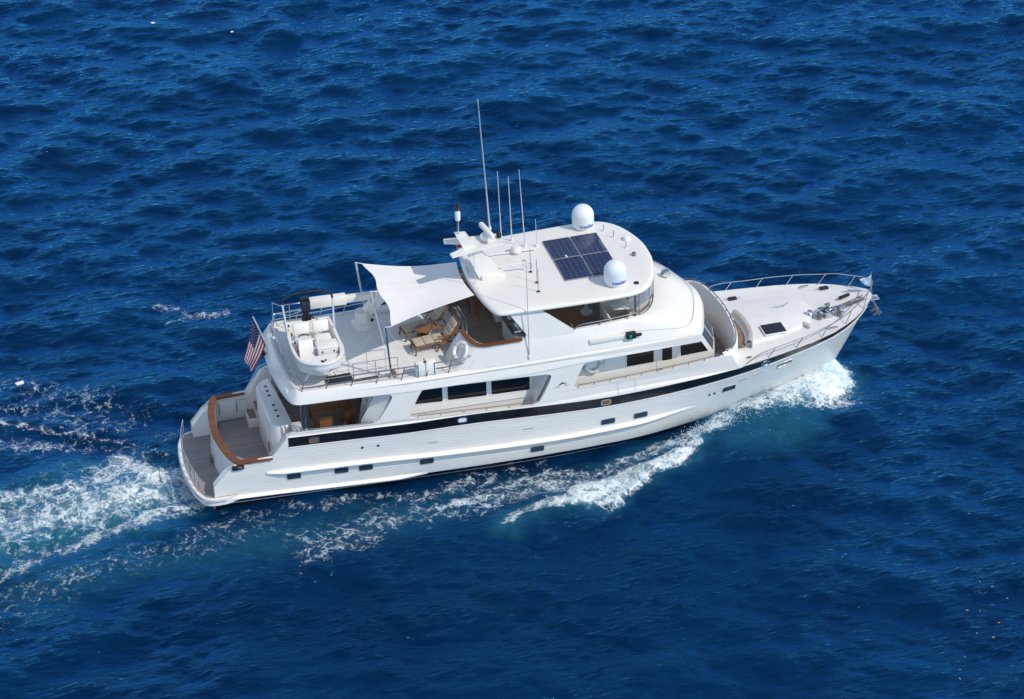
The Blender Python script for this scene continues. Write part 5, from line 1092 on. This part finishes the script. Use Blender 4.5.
def cloth(name, m, H1, H0, F1, F0, amp, nu=30, nv=22, fn=None):
    """H1/H0 hoist top/bottom, F1/F0 fly top/bottom"""
    vs, uvs, fs = [], [], []
    H1, H0, F1, F0 = map(np.array, (H1, H0, F1, F0)); 
    for i in range(nu + 1):
        u = i / nu
        for j in range(nv + 1):
            v = j / nv; p = (H0 * (1 - v) + H1 * v) * (1 - u) + (F0 * (1 - v) + F1 * v) * u
            q_ = u ** .7; p = p + np.array((.45, 1., .12)) * amp * q_ * (math.sin(11 * v + 3.2 * u) * .6 + math.sin(5 * v - 7 * u + 1) * .5 + .3 * math.sin(17 * v + 2)); p = p - np.array((0, 0, .08 * math.sin(math.pi * u)))
            vs.append(p); uvs.append((u, v))
    for i in range(nu):
        for j in range(nv): a = i * (nv + 1) + j; fs.append((a, a + nv + 1, a + nv + 2, a + 1))
    me = bpy.data.meshes.new(name); me.from_pydata([tuple(v) for v in vs], [], fs); ul = me.uv_layers.new(name='UVMap')
    for l in me.loops: ul.data[l.index].uv = uvs[l.vertex_index]
    me.polygons.foreach_set('use_smooth', [True] * len(me.polygons)); me.materials.append(m)
    o = bpy.data.objects.new(name, me); col.objects.link(o); return o
tag(cloth('ensign', FLAG, (2.95, .12, 6.36), (3.36, .14, 5.20), (2.52, .10, 4.80), (2.78, .24, 4.08), .06), 'striped red and white flag with starred blue canton, drooping from the stern staff', 'flag')
BURG = mat('pale_blue_cloth', (.42, .55, .68), .8, noise=.1)
tag(cloth('burgee', BURG, (26.17, 0, 3.98), (26.19, 0, 3.44), (25.72, .04, 3.80), (25.80, .10, 3.62), .05, 14, 8), 'small pale blue pennant on the bow staff', 'flag')
# ---- litter and foam scraps drifting on the water
def wz(x, y):
    i = int(np.clip((x - X0) / DX, 0, NG - 1)); j = int(np.clip((y - Y0) / DX, 0, NG - 1)); d = (VX[max(0,i-14):i+15, max(0,j-14):j+15] - x) ** 2 + (VY[max(0,i-14):i+15, max(0,j-14):j+15] - y) ** 2
    k = np.unravel_index(d.argmin(), d.shape); return float(VZ[max(0,i-14):i+15, max(0,j-14):j+15][k])
f = thing('drifting_float', 'white plastic block floating on the blue water left of the stern wake', 'float', (-4.76, 8.59, wz(-4.76, 8.59)), R_(15))
part(f, 'block', FLOAT, lambda b_: b_.box((0, 0, .03), (.30, .16, .10), .04)); part(f, 'lip', FLOAT, lambda b_: b_.box((0, 0, .06), (.32, .175, .02), .008))
def leaf(label, x, y, m, sc, rz, cat='leaf', group='leaves drifting at the lower right'):
    b_ = MB(); out = [(-.5, 0), (-.3, .2), (0, .28), (.3, .18), (.55, 0), (.3, -.16), (0, -.24), (-.3, -.18)]
    b_.prism(out, lambda u, v: (u * sc, v * sc, .02 + .10 * sc * abs(v)), lambda u, v: (u * sc, v * sc, .032 + .10 * sc * abs(v))); o = b_.build('floating_leaf', m, None); o.location = (x, y, wz(x, y) + .01); o.rotation_euler = (R_(6), R_(5), R_(rz)); tag(o, label, cat, group)
for i, (x, y) in enumerate(((23.7, -15.73), (24.12, -15.86), (23.57, -16.93), (22.31, -18.54), (24.48, -16.63), (25.01, -14.76), (22.1, -19.05), (24.7, -14.4), (24.0, -17.3), (22.7, -18.0), (25.3, -15.4))):
    leaf('tiny yellowish leaf drifting on the dark water at the lower right', x, y, LEAF if i % 3 else LEAFP, (.10, .07, .09, .06)[i % 4], 47 * i)
for i, (x, y) in enumerate(((5.6, 38.07), (8.9, 36.05), (14.77, 35.47), (22.14, 29.98))):
    leaf('pale scrap drifting on the far water beyond the yacht', x, y, FLOAT if i < 3 else LEAFP, (.20, .18, .08, .10)[i], 31 * i, 'scrap', 'pale scraps on the far water')

# ---- spray thrown up by the bow
rs = random.Random(5); sp_ = MB()
for _ in range(1700):
    q_ = rs.random(); i = q_ * 6; k = int(i); a, b_ = np.array(BOW[k]), np.array(BOW[k + 1]); c = a + (b_ - a) * (i - k)
    wd = float(np.interp(i, [0, 1, 2, 4, 6], [.5, 1.3, 1.3, .9, .6])); x, y = c + np.array((rs.gauss(0, .4) * wd + .25 * wd, rs.gauss(0, .30) * wd - .08 * wd))
    if abs(y) < hull_y(x, .6) + .05 and y < 0 and x < 24.6: continue
    z = wz(x, y) + abs(rs.gauss(0, .22)) * wd * .9; r_ = rs.choice((.006, .008, .011, .015))
    d = [Vector((rs.gauss(0, 1), rs.gauss(0, 1), rs.gauss(0, 1))).normalized() * r_ * rs.uniform(.7, 1.3) for _ in range(4)]
    o_ = Vector((x, y, z)); sp_.add([o_ + Vector((r_, 0, -.6 * r_)), o_ + Vector((-.6 * r_, r_, -.5 * r_)), o_ + Vector((-.6 * r_, -r_, -.5 * r_)), o_ + Vector((0, 0, r_))], [(0, 1, 3), (1, 2, 3), (2, 0, 3), (0, 2, 1)])
tag(sp_.build('bow_spray', mat('spray_white', (.8, .82, .83), .6), None, fix=False), kind='stuff')
